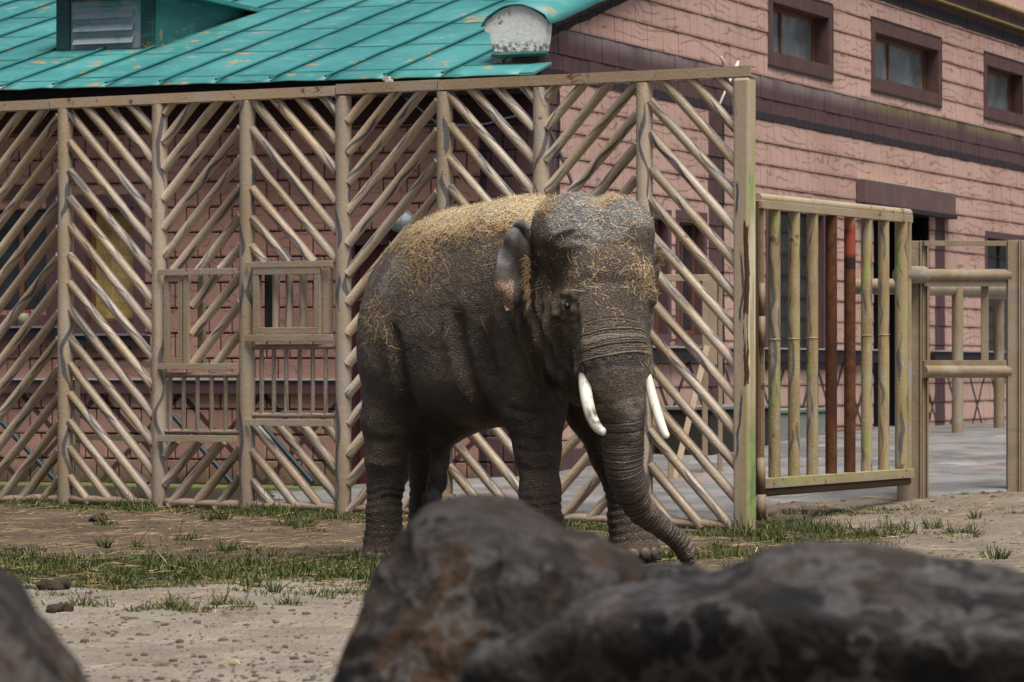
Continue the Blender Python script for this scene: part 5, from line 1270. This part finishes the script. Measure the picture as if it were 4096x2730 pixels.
# ------------------------------------------------------------------ boulders in front of the camera
def rock_mat(name, warm, seed):
    n = NT(name); p = n.vadd(n.pos(), (seed, seed * 2.3, 0)); x, y, z = n.sep(n.pos())
    a = n.noise(p, 2.6, 6, .62); b = n.noise(p, 8.5, 6, .68); d = n.noise(p, 30, 5, .7)
    nx_, ny_, nz_ = n.sep(n.nrm()); c = n.mix(n.ss(a, .40, .62), (.009, .0082, .0076), (.034, .029, .025)); c = n.mix(n.mul(n.mul(n.ss(b, .45, .62), n.ss(n.add(nz_, n.mul(n.sub(a, .5), 1.0)), .5, .95)), .55), c, (.095, .09, .088))  # up-facing faces paler: sheen of the lit tops put into the colour
    c = n.mix(n.mul(n.ss(n.noise(n.vmul(p, (2.5, 2.5, .7)), 1.7, 5, .6), .5 - .1 * warm, .66 - .08 * warm), warm), c, (.060, .033, .017))
    vein = n.ss(n.ab(n.sub(n.noise(n.vadd(p, (2, 9, 4)), 3.4, 4, .6), .5)), .035, .008); c = n.mix(n.mul(vein, .55), c, (.10, .094, .09)); crk = n.ss(n.voro(n.vadd(p, n.scale(n.noise(p, 3, 3, color=True), .5)), 1.5, 'DISTANCE_TO_EDGE'), .03, .0); crk = n.mul(crk, n.ss(n.noise(p, 1.9, 3), .5, .62)); c = n.mix(n.mul(crk, .5), c, (.004, .004, .004)); li = n.ss(n.noise(n.vadd(p, (4, 1, 7)), 6.5, 4, .6), .68, .72); c = n.mix(n.mul(li, .7), c, (.22, .19, .14))
    c = n.mix(n.mul(n.ss(n.noise(p, 1.3, 3), .52, .66), .6), c, (.022, .020, .020))
    return n.done(c, n.add(.72, n.mul(b, .2)), n.bump(n.add(n.sub(a, n.mul(crk, .15)), n.add(n.mul(b, .5), n.mul(d, .15))), 1.0, .10), .18)
def rock(name, label, ells, lo, hi, mat, cell=.018, amp=.05, seed=0, cuts=()):
    s = SDF(lo, hi, cell)
    for e in ells: s.ell(*e)
    for e in cuts: s.ell(*e, sub=True)
    Vv, Ff = s.mesh(); Vv = relax(Vv, Ff, 1); Nn = vnormals(Vv, Ff)
    dd = np.array([amp * (mnoise.noise(Vector((a * 2.2 + seed, b * 2.2, c * 2.2))) + .55 * abs(mnoise.noise(Vector((a * 5 + seed, b * 5, c * 5)))) + .25 * mnoise.noise(Vector((a * 13, b * 13 + seed, c * 13)))) for a, b, c in Vv])
    o = npmesh(name, Vv + Nn * dd[:, None], Ff, mat); return tag(o, label, 'boulder', 'boulders in the foreground')
def biggest(V, Ff):
    """only the largest connected piece"""
    lab = np.arange(len(V)); e = np.concatenate([Ff[:, [0, 1]], Ff[:, [1, 2]], Ff[:, [2, 3]], Ff[:, [3, 0]]])
    while True:
        m_ = np.minimum(lab[e[:, 0]], lab[e[:, 1]]); new = lab.copy(); np.minimum.at(new, e[:, 0], m_); np.minimum.at(new, e[:, 1], m_); new = new[new]
        if (new == lab).all(): break
        lab = new
    u, c = np.unique(lab, return_counts=True); keep = lab == u[c.argmax()]; idx = np.cumsum(keep) - 1
    return V[keep], idx[Ff[keep[Ff[:, 0]]]]
def smax(a, b, k): h = np.clip(.5 - .5 * (b - a) / k, 0, 1); return b * (1 - h) + a * h + k * h * (1 - h)
def crag(name, label, faces, cent, lo, hi, mat, seed, amp, cell=.016, k=.022):
    """a broken boulder: faces are planes through three points, slightly rounded, then roughened"""
    s = SDF(lo, hi, cell); sl_, X, Y, Z = s.region(lo, hi); F = None; cent = Vector(cent)
    for f in faces:
        a, b, c = [PD(*q) for q in f]; nn = (b - a).cross(c - a).normalized()
        if nn.dot(cent - a) > 0: nn = -nn
        d = nn.x * (X - a.x) + nn.y * (Y - a.y) + nn.z * (Z - a.z); F = d if F is None else smax(F, d, k)
    for f in faces:                 # the far side falls away behind the crest
        a, b, c = f
        if a[1] < 1320 and a[2] > cent.y - .12 and b[1] < 1500 and abs(a[0] - b[0]) > 40 and a[2] + b[2] > 2 * c[2]:
            a3, b3 = PD(*a), PD(*b); c3_ = PD((a[0] + b[0]) / 2, max(a[1], b[1]) + 160, (a[2] + b[2]) / 2 + .45); nn = (b3 - a3).cross(c3_ - a3).normalized()
            if nn.dot(cent - a3) > 0: nn = -nn
            F = smax(F, nn.x * (X - a3.x) + nn.y * (Y - a3.y) + nn.z * (Z - a3.z), k)
    s.F[sl_] = smax(smax(F, -Z - .04 + 0 * F, .02), np.abs(Y - cent.y) - .75 + 0 * F, .1)
    Vv, Ff = biggest(*s.mesh()); Vv = relax(Vv, Ff, 2); Nn = vnormals(Vv, Ff)
    def hgt(a, b, c):
        w = mnoise.noise(Vector((a * 1.7 + seed, b * 1.7, c * 1.7))); r1 = 1 - abs(mnoise.noise(Vector((a * 3.1 + w, b * 3.1 + seed, c * 4.5)))) * 2; r2 = 1 - abs(mnoise.noise(Vector((a * 8 + w * 2, b * 8, c * 11 + seed)))) * 2
        return amp * (1.1 * w + .8 * r1 + .4 * r2 + .12 * mnoise.noise(Vector((a * 22, b * 22, c * 22))))
    dd = np.array([hgt(a, b, c) for a, b, c in Vv]) - amp * .05
    return tag(npmesh(name, Vv + Nn * dd[:, None], Ff, mat), label, 'boulder', 'boulders in the foreground')
c1 = PD(1160, 1440, 9.05)
crag('boulder', 'tall brown grey boulder directly in front of the elephant', [
    ((985, 1163, 9.1), (1112, 1146, 9.15), (1040, 1265, 8.76)), ((1150, 1128, 9.2), (1430, 1288, 9.1), (1250, 1300, 8.72)), ((968, 1190, 9.05), (800, 1568, 8.95), (974, 1190, 9.4)), ((962, 1215, 9.0), (840, 1520, 8.85), (1050, 1450, 8.58)),
    ((1040, 1272, 8.74), (1250, 1320, 8.68), (1120, 1560, 8.58)), ((1240, 1305, 8.70), (1430, 1335, 8.9), (1390, 1560, 8.86)), ((950, 1210, 9.05), (985, 1163, 9.1), (962, 1260, 8.82)), ((1430, 1288, 9.1), (1520, 1390, 9.1), (1440, 1340, 8.9)), ((1560, 1450, 9.0), (1600, 1560, 9.0), (1580, 1500, 9.4))],
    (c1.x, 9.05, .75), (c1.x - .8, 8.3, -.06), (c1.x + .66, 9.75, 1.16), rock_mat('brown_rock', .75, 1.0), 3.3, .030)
c2 = PD(1950, 1500, 8.25)
crag('boulder', 'broad dark boulder filling the lower right corner', [
    ((1440, 1372, 8.3), (1610, 1312, 8.42), (1640, 1420, 7.92)), ((1610, 1312, 8.42), (1800, 1260, 8.47), (1740, 1400, 7.9)), ((1800, 1258, 8.47), (2050, 1246, 8.47), (1900, 1420, 7.86)), ((2050, 1248, 8.47), (2353, 1310, 8.35), (2190, 1500, 7.78)), ((2353, 1310, 8.35), (2560, 1400, 8.3), (2400, 1500, 7.8)),
    ((1560, 1425, 7.94), (1800, 1396, 7.90), (1690, 1568, 7.96)), ((1830, 1400, 7.90), (2060, 1492, 7.82), (1900, 1568, 7.92)), ((2080, 1490, 7.80), (2353, 1560, 7.72), (2100, 1600, 7.86)), ((1150, 1545, 8.2), (1440, 1365, 8.3), (1480, 1450, 7.95)), ((1080, 1500, 8.2), (1090, 1600, 8.2), (1085, 1540, 8.6)), ((2600, 1420, 8.2), (2640, 1600, 8.2), (2620, 1500, 8.6))],
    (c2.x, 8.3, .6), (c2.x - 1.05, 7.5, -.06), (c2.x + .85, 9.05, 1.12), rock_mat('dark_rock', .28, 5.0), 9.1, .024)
d3 = 10.6; c3 = PD(1540, 1340, d3)
rock('boulder', 'low pale grey boulder between the two large dark ones', [(PD(1540, 1395, d3), (.17, .25, .115), 0, .08), ((c3.x, d3, .35), (.4, .35, .42), 0, .1)], (c3.x - .55, d3 - .5, -.05), (c3.x + .55, d3 + .5, 1.0), rock_mat('pale_rock', .1, 2.0), seed=5, amp=.02)
c4 = PD(-160, 1560, 7.6)
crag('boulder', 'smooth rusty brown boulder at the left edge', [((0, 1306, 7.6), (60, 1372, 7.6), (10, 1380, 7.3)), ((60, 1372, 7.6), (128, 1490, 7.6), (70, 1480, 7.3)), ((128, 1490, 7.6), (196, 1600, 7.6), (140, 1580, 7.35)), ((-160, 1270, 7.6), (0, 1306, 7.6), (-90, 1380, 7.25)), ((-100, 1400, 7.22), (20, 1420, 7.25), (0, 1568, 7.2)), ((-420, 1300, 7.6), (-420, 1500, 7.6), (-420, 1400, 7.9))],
    (c4.x, 7.6, .6), (c4.x - .5, 6.8, -.06), (c4.x + .5, 8.4, 1.15), rock_mat('rusty_rock', .9, 8.0), 1.7, .018)

# ------------------------------------------------------------------ grass
def grass_mat():
    n = NT('grass_blade'); r = n.attr('tone')
    c = n.mix(n.ss(r, 0, .6), (.020, .034, .007), (.060, .078, .015)); c = n.mix(n.ss(r, .62, .85), c, (.19, .15, .055))
    return n.done(c, .55, None, .25)
M_GRASS = grass_mat()
A, D, L, Wd_, tone = [], [], [], [], []
tries = 0
pts_c = []
while len(A) < 90000 and tries < 220000:
    tries += 1
    x = random.uniform(-4.8, 5.2); y = random.uniform(20.8, 37.2)
    if abs(x / y) > .142: continue
    g = grass_mask(x, y)
    if y > yard_start(x) - .05: continue
    if random.random() > g * (.7 + 1.0 * (.5 + .5 * nz(x, y, 2.6, 17))): continue
    cl = .5 + .5 * nz(x, y, 3.2, 12)
    zt_ = gz_at(x, y)
    for _ in range(2 if cl > .5 else 1):
        A.append((x + random.gauss(0, .012), y + random.gauss(0, .012), zt_ - .008)); a = random.uniform(0, 2 * math.pi); ln = random.uniform(.25, 1.0)
        d = Vector((math.cos(a) * ln, math.sin(a) * ln, 1)).normalized(); D.append(tuple(d)); L.append((.018 + .10 * cl ** 3) * random.uniform(.5, 1.2)); Wd_.append(random.uniform(.0022, .0045)); tone.append(min(1, max(0, .5 + .5 * nz(x, y, 1.5, 20) + random.gauss(0, .28))))
# thick clumps by the gate, along the fence and in the turf belt
def gnd(xd, yd):           # overview pixel -> point on the ground
    y = 25.0
    for _ in range(12): y = FPX * (HC - float(zg((xd * .4352 - 512) * y / FPX, y))) / (yd * .4352 - HOR)
    return (xd * .4352 - 512) * y / FPX, y
CL = [(1760, 1172, .22), (1790, 1180, .3), (1830, 1172, .28), (1870, 1160, .3), (1905, 1152, .3), (1945, 1150, .32), (1985, 1146, .3), (2015, 1150, .16), (1775, 1205, .3), (1815, 1215, .32), (1850, 1222, .25), (1880, 1212, .14), (1700, 1222, .3), (1745, 1236, .3), (1660, 1232, .25), (1790, 1245, .22), (1620, 1292, .25), (1675, 1290, .25), (1720, 1288, .2), (1645, 1262, .12), (1940, 1208, .1), (2048, 1218, .16), (2078, 1213, .1), (2182, 1226, .09), (2208, 1133, .2), (2235, 1132, .1), (2090, 1158, .12),
      (240, 1207, .13), (285, 1170, .3), (330, 1165, .25), (560, 1172, .3), (610, 1182, .35), (660, 1186, .3), (720, 1190, .35), (100, 1165, .3), (410, 1247, .16), (440, 1244, .12), (310, 1257, .12), (180, 1312, .25), (70, 1290, .25), (250, 1345, .2), (420, 1312, .28), (560, 1300, .3), (650, 1322, .3), (720, 1330, .35), (840, 1335, .35), (890, 1300, .3), (800, 1290, .3), (480, 1335, .25), (340, 1300, .28), (220, 1395, .16), (370, 1405, .15), (430, 1412, .13), (560, 1405, .08), (660, 1385, .09), (500, 1392, .12)]
for xd, yd, r_ in CL:
    x0, y0 = gnd(xd, yd)
    for _ in range(int(1500 * r_ * r_ * 6) + 30):
        a = random.uniform(0, 2 * math.pi); q = r_ * math.sqrt(random.random()); x, y = x0 + q * math.cos(a), y0 + q * math.sin(a) * 1.2
        if nz(x, y, 7, 5) < -.12 or random.random() < (q / r_) ** 2 * .8: continue
        A.append((x, y, gz_at(x, y) - .008)); a = random.uniform(0, 2 * math.pi); ln = random.uniform(.2, .9); D.append(tuple(Vector((math.cos(a) * ln, math.sin(a) * ln, 1)).normalized())); L.append((.025 + random.expovariate(1 / .035)) * (1.2 - .7 * q / r_)); Wd_.append(random.uniform(.002, .0042)); tone.append(min(1, max(0, random.gauss(.42, .3))))
# single tufts out on the bare sand
for _ in range(46):
    x = random.uniform(-3.2, 4.8); y = random.uniform(20.3, 35.0)
    if abs(x / y) > .138 or y > yard_start(x) - .2: continue
    zt_ = gz_at(x, y); r_ = random.uniform(.03, .10)
    for _ in range(int(26 + 300 * r_)):
        a = random.uniform(0, 2 * math.pi); q = r_ * math.sqrt(random.random()); A.append((x + q * math.cos(a), y + q * math.sin(a), zt_ - .008)); D.append(tuple(Vector((math.cos(a) * .7 * q / r_ + random.gauss(0, .2), math.sin(a) * .7 * q / r_ + random.gauss(0, .2), 1)).normalized())); L.append(random.uniform(.04, .12)); Wd_.append(random.uniform(.0022, .0045)); tone.append(random.uniform(.1, .75))
A, D = np.array(A), np.array(D); vdir = np.array([.3, -1, 0.2]); Nn = np.tile(vdir, (len(A), 1)) + rng.normal(0, .6, (len(A), 3)); Nn /= np.linalg.norm(Nn, axis=1, keepdims=True)
tag(strips('grass', A, D, Nn, np.array(L), np.array(Wd_), np.array(tone), M_GRASS, .3), 'short patchy green grass growing in the sandy soil', 'grass', kind='stuff')
# ------------------------------------------------------------------ straw litter, crumbs of soil
A, D, L = [], [], []
while len(A) < 2400:
    x = random.uniform(-4.6, 5.2); y = random.uniform(16.8, 36.8)
    if abs(x / y) > .142 or y > yard_start(x) + .2: continue
    w = .5 + .5 * nz(x, y, .9, 31)
    if random.random() > w * (1.0 if y > 23 else .3): continue
    A.append((x, y, gz_at(x, y) + .012)); a = random.gauss(0, .9); D.append((math.cos(a), math.sin(a), random.uniform(-.02, .12))); L.append(random.uniform(.03, .20) if random.random() > .06 else random.uniform(.2, .4))
A, D = np.array(A), np.array(D); D /= np.linalg.norm(D, axis=1, keepdims=True); Nn = np.tile([0, -.25, 1.0], (len(A), 1))
tag(strips('straw_litter', A, D, Nn, np.array(L), rng.uniform(.0018, .0036, len(A)), np.clip(rng.uniform(.0, .6, len(A)), 0, .9), M_HAY, .1), 'dry straw stalks scattered over the ground', 'straw', kind='stuff')
ico = np.array([(0, 0, 1), (.894, 0, .447), (.276, .851, .447), (-.724, .526, .447), (-.724, -.526, .447), (.276, -.851, .447), (.724, .526, -.447), (-.276, .851, -.447), (-.894, 0, -.447), (-.276, -.851, -.447), (.724, -.526, -.447), (0, 0, -1)])
icf = np.array([(0, 1, 2), (0, 2, 3), (0, 3, 4), (0, 4, 5), (0, 5, 1), (1, 6, 2), (2, 7, 3), (3, 8, 4), (4, 9, 5), (5, 10, 1), (6, 7, 2), (7, 8, 3), (8, 9, 4), (9, 10, 5), (10, 6, 1), (11, 7, 6), (11, 8, 7), (11, 9, 8), (11, 10, 9), (11, 6, 10)])
Vc, Fc = [], []; k = 0
while k < 9000:
    x = random.uniform(-4.6, 5.2); y = 16.8 + 20 * random.random() ** 1.4
    if abs(x / y) > .142 or y > yard_start(x): continue
    if .5 + .5 * nz(x, y, 1.3, 41) < random.random(): continue
    r_ = random.expovariate(1 / .0045) + .003; r_ = min(r_, .022); jit = ico * r_ * np.array([random.uniform(.7, 1.5), random.uniform(.7, 1.3), random.uniform(.35, .8)]) * rng.uniform(.75, 1.25, (12, 1))
    Vc.append(jit + np.array([x, y, gz_at(x, y) + r_ * .15])); Fc.append(icf + 12 * k); k += 1
tag(npmesh('soil_crumbs', np.concatenate(Vc), np.concatenate(Fc), plain('dark_crumbs', (.10, .075, .055), .95, .1, .6, 9), None, False), 'small dark crumbs of soil and dung on the sand', 'soil', kind='stuff')
# dung heaps and clods
M_DUNG = plain('dung', (.045, .034, .025), .95, .1, .6, 14)
def clod(x, y, r, label, mat=M_DUNG, cat='dung', name='dung_clump', flat=.95):
    s = SDF((x - r * 2, y - r * 2, -.2), (x + r * 2, y + r * 2, r * 2), r / 9); z0 = gz_at(x, y)
    for i in range(6): s.ell((x + random.gauss(0, r * .4), y + random.gauss(0, r * .4), z0 + r * .12 + random.random() * r * .2 * flat), (r * random.uniform(.35, .7), r * random.uniform(.35, .6), r * random.uniform(.3, .55) * flat), random.random() * 3, r * .12)
    Vv, Ff = s.mesh(); Nn = vnormals(Vv, Ff); dd = np.array([r * (.16 * mnoise.noise(Vector((a * 2.6 / r, b * 2.6 / r, c * 2.6 / r))) + .10 * mnoise.noise(Vector((a * 7 / r, b * 7 / r, c * 7 / r)))) for a, b, c in Vv]); o = npmesh(name, Vv + Nn * dd[:, None], Ff, mat)
    return tag(o, label, cat)
for xd, yd, r_, lb in ((137, 1358, .10, 'round dark dung clump at the front edge of the grass belt'), (225, 1196, .09, 'small dark clod with grass in front of the left fence posts'), (130, 1412, .07, 'flat brown dung patch below the round clump')):
    x, y = gnd(xd, yd); clod(x, y, r_, lb)
